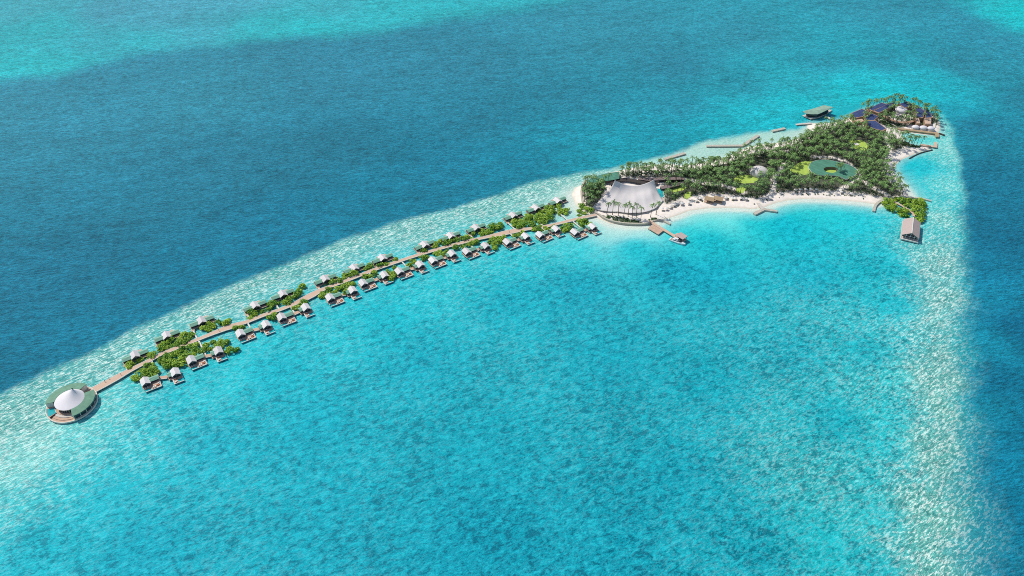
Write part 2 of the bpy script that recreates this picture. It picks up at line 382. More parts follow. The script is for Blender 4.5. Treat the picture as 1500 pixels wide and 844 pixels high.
# seabed colour samples: px, py, r, g, b, reef streaks, lagoon mottling
INS = [(1300, 380, 45, 196, 210, 0, 1.1), (1318, 400, 48, 196, 210, 0, 1.1), (1322, 450, 50, 196, 210, 0, 1.2), (1326, 500, 55, 196, 208, .1, 1.2), (1322, 600, 60, 198, 207, .1, 1.2), (1306, 660, 55, 196, 206, 0, 1.2), (1300, 760, 52, 194, 204, 0, 1.2), (1295, 830, 50, 190, 202, 0, 1.2),
       (1362, 400, 140, 212, 205, 1, .4), (1365, 470, 140, 208, 200, 1, .4), (1362, 560, 145, 208, 195, 1, .4), (1358, 640, 140, 202, 188, 1, .5), (1352, 730, 135, 202, 186, 1, .5), (1350, 800, 135, 202, 184, 1, .5), (1400, 440, 140, 208, 200, 1, .4), (1402, 560, 140, 205, 192, .9, .4), (1398, 660, 130, 200, 186, .9, .5), (1396, 760, 120, 194, 184, .8, .5),
       (1422, 380, 45, 186, 198, .2, .3), (1427, 500, 40, 172, 188, .1, .4), (1432, 590, 42, 166, 184, .2, .4), (1428, 670, 50, 160, 180, .3, .5), (1440, 670, 30, 142, 168, .1, .3), (1440, 760, 30, 138, 165, .1, .3), (1412, 740, 80, 172, 178, .5, .6), (1416, 820, 70, 162, 175, .5, .6),
       (-60, 640, 130, 205, 195, 1, .2), (10, 600, 140, 210, 200, 1, .2), (60, 600, 150, 215, 205, 1, .2), (80, 552, 95, 195, 195, .8, .2), (0, 583, 100, 195, 195, .8, .2), (150, 530, 140, 210, 202, 1, .2), (140, 505, 95, 190, 190, .8, .1),
       (200, 485, 130, 207, 200, 1, .2), (240, 460, 115, 200, 195, .9, .1), (300, 445, 150, 215, 208, 1, .2), (300, 425, 115, 200, 195, .9, .1), (370, 405, 140, 212, 205, 1, .2), (400, 382, 105, 198, 192, .9, .1), (450, 380, 145, 214, 208, 1, .2), (520, 350, 140, 212, 205, 1, .2),
       (600, 330, 150, 216, 208, 1, .2), (620, 308, 115, 202, 195, .9, .1), (700, 305, 150, 217, 208, 1, .2), (720, 285, 120, 205, 195, .9, .1), (790, 285, 155, 220, 210, 1, .2), (800, 265, 125, 207, 198, .9, .1), (840, 262, 150, 218, 208, .8, .1), (880, 248, 135, 212, 202, .7, .1),
       (830, 300, 190, 225, 215, .2, 0), (848, 290, 214, 228, 218, 0, 0), (855, 312, 170, 226, 220, .1, .1), (905, 335, 185, 232, 226, 0, 0), (870, 325, 150, 228, 225, .1, .1), (940, 335, 165, 232, 228, 0, 0),
       (230, 510, 90, 215, 220, .5, .4), (300, 490, 80, 212, 220, .4, .4), (420, 440, 80, 212, 220, .4, .4), (560, 390, 80, 212, 222, .3, .4), (700, 350, 85, 215, 222, .3, .4), (780, 325, 100, 220, 225, .3, .3),
       (150, 600, 110, 225, 225, .6, .5), (60, 650, 170, 238, 230, .7, .4), (0, 690, 150, 232, 226, .6, .5), (110, 640, 120, 226, 226, .5, .6), (0, 740, 90, 215, 222, .4, .7), (90, 710, 70, 208, 218, .3, .8), (180, 640, 70, 208, 218, .3, .9), (190, 575, 90, 218, 222, .4, .6), (240, 590, 55, 200, 214, .1, 1),
       (300, 560, 55, 202, 215, .1, .9), (330, 540, 60, 205, 216, .1, .9), (400, 505, 60, 206, 218, .1, .9), (400, 540, 35, 190, 208, 0, 1), (480, 470, 60, 206, 218, .1, .8), (560, 425, 60, 207, 219, .1, .8), (560, 460, 35, 192, 208, 0, 1), (650, 400, 55, 206, 218, .1, .8), (750, 370, 60, 208, 220, .1, .8), (850, 360, 65, 212, 222, .1, .7),
       (300, 650, 30, 182, 204, 0, 1), (150, 720, 40, 190, 208, 0, 1), (60, 790, 45, 192, 210, 0, 1), (200, 800, 25, 175, 198, 0, 1), (-80, 830, 45, 190, 208, 0, 1), (600, 520, 25, 172, 194, 0, 1), (450, 620, 25, 175, 196, 0, 1), (450, 760, 25, 172, 194, 0, 1), (750, 430, 30, 178, 198, 0, 1), (850, 410, 24, 165, 190, 0, 1.1), (980, 390, 24, 165, 190, 0, 1.2), (930, 360, 50, 200, 214, 0, .8),
       (1050, 400, 30, 175, 198, 0, 1), (1000, 340, 90, 222, 226, 0, .5), (1020, 325, 120, 228, 226, 0, .2), (1060, 318, 130, 230, 226, 0, .2), (1030, 350, 45, 200, 214, 0, .9), (1110, 325, 70, 215, 222, 0, .6), (1150, 330, 35, 196, 212, 0, .8), (1160, 305, 90, 222, 224, 0, .3), (1220, 310, 75, 216, 222, 0, .5), (1180, 345, 45, 200, 214, 0, .9), (1260, 330, 60, 208, 220, 0, .8), (1200, 400, 28, 175, 198, 0, 1.1), (1270, 400, 45, 192, 206, 0, 1.1), (1300, 440, 50, 190, 204, 0, 1.2), (1290, 330, 70, 210, 220, .1, .8),
       (900, 520, 24, 168, 190, 0, 1), (1050, 560, 26, 172, 192, 0, 1), (1180, 520, 28, 172, 192, 0, 1.1), (1280, 520, 45, 185, 200, 0, 1.2), (1240, 620, 38, 180, 196, 0, 1.2), (1000, 700, 24, 165, 186, 0, 1.1), (700, 650, 24, 170, 190, 0, 1), (700, 800, 22, 165, 188, 0, 1.1), (900, 820, 22, 162, 184, 0, 1.2), (1120, 800, 26, 168, 188, 0, 1.2), (1230, 800, 45, 188, 198, 0, 1.2), (1290, 700, 60, 198, 206, .1, 1.2), (1310, 620, 62, 200, 208, .1, 1.2), (1320, 560, 70, 205, 210, .2, 1.2),
       (1340, 420, 75, 200, 208, .5, 1), (1352, 500, 90, 196, 198, .8, 1), (1345, 600, 90, 196, 196, .8, 1), (1330, 700, 85, 192, 194, .7, 1.1), (1325, 800, 80, 190, 192, .7, 1.1),
       (1385, 380, 150, 215, 208, 1, .3), (1380, 440, 150, 212, 202, 1, .4), (1385, 520, 145, 208, 195, 1, .4), (1380, 600, 150, 208, 190, 1, .4), (1375, 680, 140, 202, 185, 1, .5), (1375, 760, 140, 205, 187, 1, .5), (1372, 840, 135, 200, 182, 1, .5),
       (1416, 420, 50, 188, 198, .2, .5), (1416, 520, 52, 180, 190, .3, .5), (1414, 600, 60, 172, 182, .4, .6), (1415, 690, 65, 165, 178, .4, .6), (1425, 780, 45, 150, 172, .3, .6), (1445, 830, 25, 125, 155, .1, .3), (1430, 640, 40, 150, 172, .2, .4), (1440, 720, 25, 130, 160, .1, .3), (1425, 540, 35, 155, 178, .1, .3), (1424, 460, 35, 162, 184, .1, .3), (1410, 350, 70, 200, 206, .4, .4),
       (1350, 250, 60, 212, 224, 0, .6), (1340, 240, 60, 210, 222, 0, .5), (1345, 275, 75, 215, 224, 0, .5), (1380, 270, 125, 224, 222, .5, .4), (1392, 235, 110, 215, 214, .5, .4), (1375, 320, 130, 222, 215, .8, .3), (1400, 300, 70, 205, 212, .4, .3), (1350, 305, 115, 226, 226, .2, .2), (1345, 330, 90, 216, 222, .4, .5), (1355, 360, 105, 215, 214, .6, .6), (1335, 205, 130, 226, 220, .1, .2), (1355, 204, 110, 224, 222, .2, .3), (1385, 195, 120, 215, 212, .5, .3), (1385, 215, 140, 222, 216, .5, .3),
       (1372, 162, 60, 200, 208, .2, .2), (1350, 146, 40, 200, 212, 0, .1), (1300, 143, 30, 190, 205, 0, .1), (1240, 158, 35, 185, 200, 0, .1), (1200, 174, 35, 180, 195, 0, .1),
       (1170, 193, 195, 222, 210, 0, 0), (1130, 200, 185, 222, 210, .1, 0), (1090, 206, 178, 220, 208, .2, 0), (1060, 214, 182, 220, 208, .2, 0), (1030, 224, 185, 221, 209, .1, 0), (1000, 232, 185, 222, 212, .1, 0), (960, 232, 178, 225, 215, .1, 0), (925, 240, 165, 220, 212, .3, 0)]
OUT = [(1180, 150, 26, 190, 204), (1240, 138, 24, 195, 208), (1300, 132, 22, 198, 210), (1355, 134, 24, 195, 208), (1392, 158, 26, 175, 194), (1270, 118, 32, 180, 196), (1340, 120, 34, 172, 190), (1130, 175, 24, 182, 198), (1441, 430, 24, 142, 172), (1446, 500, 24, 142, 170), (1452, 600, 24, 140, 168), (1459, 700, 20, 132, 162), (1466, 790, 18, 126, 156), (0, 170, 50, 140, 165), (0, 250, 42, 132, 158), (0, 330, 34, 125, 152), (0, 420, 28, 120, 150), (0, 520, 22, 118, 148), (100, 200, 48, 136, 162), (100, 400, 30, 120, 150), (90, 490, 24, 122, 152), (200, 300, 36, 125, 152), (250, 420, 22, 120, 150), (300, 150, 50, 138, 162), (330, 240, 40, 125, 152), (400, 340, 24, 118, 148), (500, 120, 50, 135, 162), (500, 220, 38, 125, 152), (550, 290, 24, 122, 150), (650, 250, 28, 122, 150), (700, 100, 50, 132, 158), (700, 180, 40, 126, 152), (750, 240, 26, 128, 155), (850, 60, 50, 138, 162), (850, 150, 42, 125, 150), (850, 215, 30, 140, 164),
       (900, 225, 26, 160, 180), (900, 50, 52, 142, 165), (1000, 100, 48, 130, 156), (1000, 160, 40, 138, 162), (980, 200, 30, 155, 178), (1050, 190, 26, 170, 188), (1100, 60, 52, 138, 162), (1100, 130, 42, 142, 164), (1120, 170, 30, 172, 188), (1180, 160, 30, 175, 192), (1180, 130, 42, 158, 176), (1220, 100, 44, 142, 165), (1200, 140, 34, 172, 188), (1260, 130, 28, 180, 196), (1330, 128, 26, 182, 200), (1370, 132, 30, 165, 185), (1390, 160, 32, 140, 165), (1300, 100, 42, 138, 162), (1300, 30, 50, 142, 166), (1400, 100, 46, 128, 152), (1450, 60, 46, 140, 165), (1480, 150, 36, 120, 146), (1430, 180, 30, 118, 146), (1460, 250, 24, 112, 142),
       (1425, 300, 26, 118, 148), (1480, 350, 20, 108, 140), (1440, 420, 18, 108, 142), (1490, 480, 16, 102, 136), (1450, 560, 16, 112, 146), (1490, 620, 14, 110, 144), (1460, 700, 16, 118, 150), (1490, 760, 14, 114, 146), (1485, 840, 16, 120, 150), (1700, 400, 18, 105, 140), (-300, 300, 36, 125, 152), (1000, -60, 60, 145, 168), (400, -60, 60, 150, 172)]
TOP = [(-60, 40, 48, 172, 185), (0, 100, 36, 182, 192), (0, 60, 44, 176, 188), (20, 20, 66, 165, 182), (90, 95, 38, 180, 190), (70, 40, 42, 176, 188), (150, 20, 72, 152, 176), (250, 12, 74, 154, 178), (150, 65, 56, 165, 182), (200, 60, 48, 172, 186), (300, 40, 66, 160, 180), (230, 30, 70, 156, 178), (380, 40, 48, 176, 188), (450, 40, 40, 180, 190), (480, 15, 62, 168, 184), (560, 20, 46, 176, 188), (650, 25, 46, 174, 186), (720, 15, 48, 172, 186), (800, 0, 50, 168, 184), (350, 5, 72, 158, 180), (400, -80, 60, 165, 182), (1430, 0, 36, 180, 192), (1470, 30, 24, 186, 196), (1500, 20, 20, 190, 198), (1560, 0, 24, 186, 196), (-300, 60, 48, 170, 184)]
def idw(samples, nchan, pw=4.4):
    A = np.zeros((len(X), nchan)); W = np.zeros(len(X))
    yc = np.clip(Y, 150, 1500); xc = np.clip(X, -900, 900)
    pts_ = [P(s[0], s[1]) for s in samples]
    for i_, s in enumerate(samples):
        p = pts_[i_]
        soft = 0.5 * sorted((q - p).length for q in pts_)[2] + 3
        d = np.sqrt((xc - p.x) ** 2 + (yc - p.y) ** 2 + soft * soft)
        wt = d ** (-pw)
        vals = np.concatenate([lin(s[2:5]), np.array(s[5:], float)])
        A += wt[:, None] * vals[None, :]; W += wt
    return A / W[:, None]
Cin = idw(INS, 5)
Cout = idw(OUT, 3)
Ctop = idw(TOP, 3)
top_px = [(-400, 150), (-100, 132), (0, 122), (40, 117), (90, 110), (130, 101), (180, 90), (230, 80), (280, 73), (330, 69), (400, 64), (480, 57), (540, 51), (600, 43), (700, 29), (780, 14), (840, 2), (900, -10), (1000, -60), (1000, -200), (-400, -200)]
top2_px = [(1375, -20), (1395, 4), (1425, 20), (1455, 34), (1480, 48), (1520, 58), (1700, 80), (1700, -200), (1375, -200)]
sdt = np.maximum(sdist(X, Y, PL(top_px)), 0.6 * sdist(X, Y, PL(top2_px)))
wig = 5 * np.sin(X * .031 + 1.3 * np.sin(Y * .021)) + 3 * np.sin(X * .083 + Y * .061) + 2 * np.sin(Y * .13 - X * .05) + 2.2 * np.sin(X * .31 + 2 * np.sin(Y * .11)) * np.sin(Y * .27 + X * .1) + 1.5 * np.sin(X * .52 - Y * .4 + 2 * np.sin(X * .07))
tt = sm((sdt + wig * .9 + 14) / 46)
deep = Cout * (1 - tt[:, None]) + Ctop * tt[:, None]
# soft drop-off: sharp along the western and northern edge, wide along the eastern one
east = sm((X - 190) / 60) * sm((640 - Y) / 200)
wd_ = 5 + 9 * east
a_in = sm((sd_reef + wig * (.35 + .6 * east)) / (2 * wd_) + .35)
colr = deep * (1 - a_in[:, None]) + Cin[:, :3] * a_in[:, None]
reefk = Cin[:, 3] * a_in
lagk = Cin[:, 4] * a_in
# clear shallows over the sand next to the shore
dist_sh = -sd_isl
shore = sm(1 - dist_sh / 9.0)
shore2 = sm(1 - dist_sh / 22.0) * .45
north = sm((P(1000, 262).y + (X - P(1000, 262).x) * .1 - Y) / 30)      # 1 on the lagoon side
ks = np.clip(shore * (.35 + .65 * north) + shore2 * north, 0, 1)
ks = np.where((sd_isl > -30), ks, 0)
eastc = sm((X - P(1340, 170).x + 60) / 60) * sm((Y - P(1300, 188).y) / 20)
ks *= (1 - .8 * eastc)
reefm = np.maximum(np.clip(reefk * 1.5, 0, 1), np.clip((Cin[:, 0] - .05) / .2, 0, 1))
inner = np.array([[.15, .82, .78]]) * (1 - reefm[:, None]) + np.array([[.88, .93, .88]]) * reefm[:, None]
colr = colr * (inner * a_in[:, None] + np.array([[.88, 1.01, .92]]) * (1 - a_in[:, None]))
colr = colr * (1 - ks[:, None]) + lin((214, 226, 212))[None, :] * ks[:, None]
reefk *= (1 - ks); lagk *= (1 - ks)
deepk = 1 - a_in
nxx, nyy = len(xs), len(ys)
me = bpy.data.meshes.new('sea')
idx = np.arange(nxx * nyy).reshape(nyy, nxx)
faces = np.stack([idx[:-1, :-1], idx[:-1, 1:], idx[1:, 1:], idx[1:, :-1]], -1).reshape(-1, 4)
me.vertices.add(len(X)); me.vertices.foreach_set('co', np.stack([X, Y, np.zeros_like(X)], -1).ravel())
me.loops.add(faces.size); me.loops.foreach_set('vertex_index', faces.ravel().astype(np.int32))
me.polygons.add(len(faces)); me.polygons.foreach_set('loop_start', np.arange(0, faces.size, 4, dtype=np.int32))
me.polygons.foreach_set('loop_total', np.full(len(faces), 4, np.int32)) if hasattr(me.polygons[0], 'loop_total') else None
me.update(calc_edges=True)
ca = me.color_attributes.new('seabed', 'FLOAT_COLOR', 'POINT')
ca.data.foreach_set('color', np.concatenate([colr, np.ones((len(X), 1))], 1).ravel())
cb = me.color_attributes.new('relief', 'FLOAT_COLOR', 'POINT')
cb.data.foreach_set('color', np.stack([reefk, lagk, deepk, np.ones_like(X)], 1).ravel())
sea = bpy.data.objects.new('sea', me); COL.objects.link(sea)
tag(sea, kind='structure')

def sea_material():
    m = bpy.data.materials.new('sea_water'); m.use_nodes = True
    nt = m.node_tree; b = nt.nodes['Principled BSDF']
    N = nt.nodes.new; LK = nt.links.new
    def attr(n):
        a = N('ShaderNodeAttribute'); a.attribute_name = n; return a
    A = attr('seabed'); Bt = attr('relief')
    sp = N('ShaderNodeSeparateColor'); LK(Bt.outputs['Color'], sp.inputs[0])
    geo = N('ShaderNodeNewGeometry')
    def noise(ang, sx, sy, scale, detail=4, rough=.55, dist=0.0):
        r = N('ShaderNodeMapping'); r.vector_type = 'TEXTURE'
        LK(geo.outputs['Position'], r.inputs[0])
        r.inputs['Rotation'].default_value = (0, 0, ang)
        r.inputs['Scale'].default_value = (sx, sy, 1)
        n = N('ShaderNodeTexNoise'); n.inputs['Scale'].default_value = scale
        n.inputs['Detail'].default_value = detail; n.inputs['Roughness'].default_value = rough
        n.inputs['Distortion'].default_value = dist
        LK(r.outputs[0], n.inputs['Vector']); return n.outputs[0]
    def mr(src, a, b_, c, d, smooth=False):
        n = N('ShaderNodeMapRange'); LK(src, n.inputs[0])
        if smooth: n.interpolation_type = 'SMOOTHSTEP'
        for i, v in enumerate((a, b_, c, d)): n.inputs[i + 1].default_value = v
        return n.outputs[0]
    def math_(op, a, b_=None, clamp=False):
        n = N('ShaderNodeMath'); n.operation = op; n.use_clamp = clamp
        for i, v in enumerate((a, b_)):
            if v is None: continue
            if isinstance(v, (int, float)): n.inputs[i].default_value = v
            else: LK(v, n.inputs[i])
        return n.outputs[0]
    def mixc(f, a, b_, mode='MIX'):
        n = N('ShaderNodeMixRGB'); n.blend_type = mode
        for i, v in enumerate((f, a, b_)):
            if isinstance(v, tuple): n.inputs[i].default_value = (*v, 1)
            elif isinstance(v, (int, float)): n.inputs[i].default_value = v
            else: LK(v, n.inputs[i])
        return n.outputs[0]
    reef, lag, deep = sp.outputs[0], sp.outputs[1], sp.outputs[2]
    col = A.outputs['Color']
    # reef flat: pale sand ripples, painted-in surf and caustic streaks, coral gaps, along the surf
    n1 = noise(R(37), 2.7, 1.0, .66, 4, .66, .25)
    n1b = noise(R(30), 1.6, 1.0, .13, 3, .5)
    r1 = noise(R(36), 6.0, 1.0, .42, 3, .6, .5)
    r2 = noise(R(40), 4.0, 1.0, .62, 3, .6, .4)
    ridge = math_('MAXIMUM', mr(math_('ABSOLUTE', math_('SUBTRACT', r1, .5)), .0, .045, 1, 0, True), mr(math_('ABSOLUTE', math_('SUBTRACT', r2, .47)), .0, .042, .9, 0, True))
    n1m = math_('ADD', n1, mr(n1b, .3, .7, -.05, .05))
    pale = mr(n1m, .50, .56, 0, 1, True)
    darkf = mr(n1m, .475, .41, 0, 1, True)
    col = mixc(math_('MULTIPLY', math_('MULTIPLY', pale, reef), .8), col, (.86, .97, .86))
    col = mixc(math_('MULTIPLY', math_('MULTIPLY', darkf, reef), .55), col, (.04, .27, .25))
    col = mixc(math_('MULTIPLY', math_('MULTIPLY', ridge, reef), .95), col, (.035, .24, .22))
    # lagoon: coral heads and sand patches under the water, mottled
    n2 = noise(R(22), 1.5, 1.0, .25, 5, .7, .6)
    n2b = noise(0, 1, 1, .022, 3, .5)
    n2c = noise(R(24), 1.8, 1.0, .9, 4, .72)
    n2m = math_('ADD', math_('MULTIPLY', n2, .62), math_('MULTIPLY', n2c, .38))
    n2m = math_('ADD', n2m, mr(n2b, .3, .7, -.035, .03))
    l_p = mr(n2m, .515, .57, 0, 1, True)
    l_d = mr(n2m, .485, .42, 0, 1, True)
    lagc = math_('MINIMUM', lag, 1.0)
    bright = mixc(1.0, col, (.012, .18, .18), 'ADD')
    col = mixc(math_('MULTIPLY', math_('MULTIPLY', l_p, lag), .62, True), col, bright)
    darkc = mixc(1.0, col, (.3, .50, .56), 'MULTIPLY')
    col = mixc(math_('MULTIPLY', math_('MULTIPLY', l_d, lag), .85, True), col, darkc)
    # open sea: sky glints and dark of wave facets painted into colour, broad patches
    n4 = noise(R(14), 3.2, 1.0, .62, 4, .65, .15)
    n5 = noise(R(9), 2.2, 1.0, .12, 3, .6, .3)
    crest = math_('ADD', math_('MULTIPLY', n4, .7), math_('MULTIPLY', n5, .3))
    cm = N('ShaderNodeVectorMath'); cm.operation = 'SCALE'; LK(col, cm.inputs[0]); LK(mr(crest, .38, .64, .62, 1.5), cm.inputs['Scale'])
    col = mixc(deep, col, cm.outputs[0])
    n3 = noise(R(10), 2.2, 1.0, .012, 4, .6)
    vm = N('ShaderNodeVectorMath'); vm.operation = 'SCALE'; LK(col, vm.inputs[0]); LK(mr(n3, .3, .7, .86, 1.14), vm.inputs['Scale'])
    col = mixc(deep, col, vm.outputs[0])
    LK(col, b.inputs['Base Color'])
    b.inputs['Roughness'].default_value = .42
    b.inputs['IOR'].default_value = 1.33
    b.inputs['Specular IOR Level'].default_value = .14
    # waves
    w1 = noise(R(12), 2.6, 1.0, .30, 4, .6, .3)
    w2 = noise(R(16), 2.0, 1.0, .75, 4, .7, .2)
    w3 = noise(R(5), 1.8, 1.0, .06, 3, .5)
    h = math_('ADD', math_('MULTIPLY', w1, 1.5), math_('MULTIPLY', w2, 1.3))
    h = math_('ADD', h, math_('MULTIPLY', w3, 2.5))
    bp = N('ShaderNodeBump'); bp.inputs['Distance'].default_value = 1.0
    LK(h, bp.inputs['Height'])
    LK(mr(deep, 0, 1, .6, 1.0), bp.inputs['Strength'])
    LK(bp.outputs[0], b.inputs['Normal'])
    return m
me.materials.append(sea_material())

# ------------------------------------------------------------------ island ground
ix0, iy0 = min(p[0] for p in islandW) - 20, min(p[1] for p in islandW) - 20
ix1, iy1 = max(p[0] for p in islandW) + 20, max(p[1] for p in islandW) + 20
gx = np.arange(ix0, ix1, 2.0); gy = np.arange(iy0, iy1, 2.0)
IX, IY = np.meshgrid(gx, gy); sx_, sy_ = IX.shape[1], IX.shape[0]
ix, iy = IX.ravel(), IY.ravel()
isd = sdist(ix, iy, islandW)
iz = np.where(isd < 0, isd * .25, 1.6 * (1 - np.exp(-np.clip(isd, 0, None) / 7.0)))
iz += np.where(isd > 3, .12 * np.sin(ix * .21) * np.sin(iy * .17), 0)
idx = np.arange(sx_ * sy_).reshape(sy_, sx_)
fc = np.stack([idx[:-1, :-1], idx[:-1, 1:], idx[1:, 1:], idx[1:, :-1]], -1).reshape(-1, 4)
fc = fc[(isd[fc] > -9).any(1)]
used = np.unique(fc); remap = -np.ones(len(ix), int); remap[used] = np.arange(len(used))
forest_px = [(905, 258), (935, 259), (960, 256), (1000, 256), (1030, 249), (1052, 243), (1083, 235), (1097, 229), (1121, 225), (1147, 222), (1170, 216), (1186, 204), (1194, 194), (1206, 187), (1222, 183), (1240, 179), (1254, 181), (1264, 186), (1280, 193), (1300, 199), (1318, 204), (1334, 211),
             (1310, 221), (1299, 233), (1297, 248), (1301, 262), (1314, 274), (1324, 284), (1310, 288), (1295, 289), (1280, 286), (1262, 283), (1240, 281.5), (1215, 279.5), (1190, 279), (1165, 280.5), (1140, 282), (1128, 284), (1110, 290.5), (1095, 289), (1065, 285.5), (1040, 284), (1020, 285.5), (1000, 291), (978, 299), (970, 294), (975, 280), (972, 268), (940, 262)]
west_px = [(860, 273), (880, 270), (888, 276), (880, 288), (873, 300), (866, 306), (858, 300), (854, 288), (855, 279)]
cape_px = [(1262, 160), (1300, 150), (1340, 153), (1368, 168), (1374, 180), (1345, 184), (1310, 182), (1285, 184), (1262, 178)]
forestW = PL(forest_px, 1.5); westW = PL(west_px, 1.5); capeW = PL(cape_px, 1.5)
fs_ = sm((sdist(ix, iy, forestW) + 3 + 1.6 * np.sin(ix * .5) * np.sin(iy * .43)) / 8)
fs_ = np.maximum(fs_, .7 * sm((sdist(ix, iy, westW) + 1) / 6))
paths_px = [[(950, 262), (1000, 262), (1030, 268), (1062, 272), (1090, 282)], [(1118, 292), (1131, 283), (1134, 272), (1133, 262), (1150, 240)], [(1218, 289), (1228, 280), (1244, 270), (1256, 255), (1248, 244), (1238, 236), (1220, 231), (1190, 230)],
            [(1225, 186), (1212, 180), (1190, 188), (1186, 196)], [(1290, 190), (1300, 205), (1305, 225), (1296, 240)], [(1258, 262), (1280, 275), (1300, 285)]]
pk = np.zeros(len(ix))
for pp in paths_px:
    q = PL(pp, 1.5)
    for a, b in zip(q, q[1:]):
        ex, ey = b.x - a.x, b.y - a.y
        t = np.clip(((ix - a.x) * ex + (iy - a.y) * ey) / (ex * ex + ey * ey), 0, 1)
        pk = np.maximum(pk, sm(1.5 - np.hypot(ix - a.x - t * ex, iy - a.y - t * ey) / 2.4))
fs_ = fs_ * (1 - pk)
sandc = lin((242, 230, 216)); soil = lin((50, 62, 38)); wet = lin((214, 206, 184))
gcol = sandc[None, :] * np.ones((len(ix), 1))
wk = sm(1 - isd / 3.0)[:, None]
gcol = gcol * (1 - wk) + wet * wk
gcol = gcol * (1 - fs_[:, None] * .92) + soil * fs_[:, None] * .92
me = bpy.data.meshes.new('island_ground')
me.from_pydata(np.stack([ix, iy, iz], -1)[used].tolist(), [], remap[fc].tolist())
at = me.color_attributes.new('ground', 'FLOAT_COLOR', 'POINT')
at.data.foreach_set('color', np.concatenate([gcol[used], np.ones((len(used), 1))], 1).ravel())
me.polygons.foreach_set('use_smooth', [True] * len(me.polygons))
isl = bpy.data.objects.new('ground', me); COL.objects.link(isl); tag(isl, kind='structure')
m = M('sand_and_soil', (1, 1, 1), .9, noise=.1, nscale=.35, bump=.3)
a = m.node_tree.nodes.new('ShaderNodeAttribute'); a.attribute_name = 'ground'
for l in list(m.node_tree.links):
    if l.from_node.type == 'RGB':
        m.node_tree.links.new(a.outputs['Color'], l.to_socket)
me.materials.append(m)
def gz(x, y):
    d = float(sdist(np.array([x]), np.array([y]), islandW)[0])
    return d * .25 if d < 0 else 1.6 * (1 - math.exp(-d / 7.0))

# ------------------------------------------------------------------ lawns (level sheets above the ground)
lawn_px = {
    'bright green lawn with a low stage, enclosed by palms in the north of the island': [(1243, 205.5), (1252, 206), (1262, 205), (1268, 209), (1273, 214), (1269, 219), (1264, 222), (1258, 220), (1250, 216.5), (1247, 211)],
    'yellow-green lawn on the left side of the green ring-shaped roof': [(1163, 244), (1171, 238), (1180, 236), (1192, 235.5), (1186, 244), (1188, 254), (1176, 257), (1164, 254), (1156, 249)],
    'yellow-green lawn in front of the grey shell roof': [(1074, 263), (1080, 257.5), (1094, 256), (1108, 258), (1112, 264), (1104, 268), (1090, 269), (1078, 267)],
    'small lawn strip between palms near the middle of the south beach': [(1078, 276), (1088, 273), (1093, 277), (1088, 283), (1079, 282)],
    'bright lawn among the palms right of the big grey tent': [(979, 277), (990, 272), (1003, 270), (1008, 274), (1000, 279), (986, 282)],
    'narrow grass plot near the left half of the south beach': [(1001, 287), (1006, 281), (1012, 281), (1012, 288), (1005, 292)],
}
for lb, pts in lawn_px.items():
    zl = 1.75
    mb = MB().prism(PL(pts, zl), 1.2, zl)
    tag(mb.build('lawn', LAWN), lb, 'lawn', kind='structure')
c = P(1254.5, 211.5, 1.75)
st = thing('low_stage', 'small pale round platform on the northern bright green lawn', 'platform', (c.x, c.y, 1.75))
MB().tube((0, 0, 0), (0, 0, .35), 2.6, n=20).build('platform_base', WOODG, st)
MB().tube((0, 0, .35), (0, 0, .42), 2.2, n=20).build('platform_top', CREAM, st)

# ------------------------------------------------------------------ main boardwalk
walk_px = [(131, 574, 6.5), (140, 569.5, 7), (156, 561, 7), (172, 552.5, 6.4), (189, 543, 4.6), (203, 536, 3.8), (217, 529, 3.6), (236, 518.5, 3.6), (255, 511, 3.6), (285, 499, 3.6), (300, 493, 3.6), (315, 487, 4.4), (330, 481, 6), (345, 476.5, 6.4), (356, 473, 4.2), (364, 470.5, 3.6), (385, 462, 3.6), (409, 454, 3.6), (430, 445.5, 3.8), (442, 440, 6.6), (458, 431.5, 7), (470, 425, 5), (480, 421, 3.6), (505, 412, 3.6), (548, 395, 3.6),
           (580, 384, 3.6), (604, 376, 3.6), (629, 368.5, 3.6), (655, 361, 3.6), (690, 352, 3.6), (716, 346.5, 3.8), (728, 344, 6), (745, 340, 7), (762, 336.5, 6.5), (772, 335.5, 3.8), (799, 331.5, 3.6), (815, 328, 3.6), (845, 320.5, 3.6), (873, 314.5, 3.6)]
WZ = 1.6
wpts = [P(x, y, WZ).xy for x, y, _ in walk_px]; wwid = [q[2] * .76 for q in walk_px]
bw = thing('boardwalk', 'long beige boardwalk running from the round pavilion past all villas to the island', 'boardwalk', (*wpts[18], 0))
mb = MB(); ribbon(mb, wpts, wwid, WZ - .22, WZ); mb.build('deck', WOODW, bw, world=True)
mb = MB()
for sgn in (1, -1):
    q = []
    for i, p in enumerate(wpts):
        d = (wpts[min(i + 1, len(wpts) - 1)] - wpts[max(i - 1, 0)]).normalized()
        q.append(p + Vector((-d.y, d.x)) * sgn * (wwid[i] / 2 + .22))
    ribbon(mb, q, .4, WZ - .5, WZ + .08)
mb.build('edge_beam', EDGE, bw, world=True)
pile_parts(bw, [(p.x + .8, p.y - .7) for p in resample(wpts, 5.5)][:98], .17, WZ - .23)

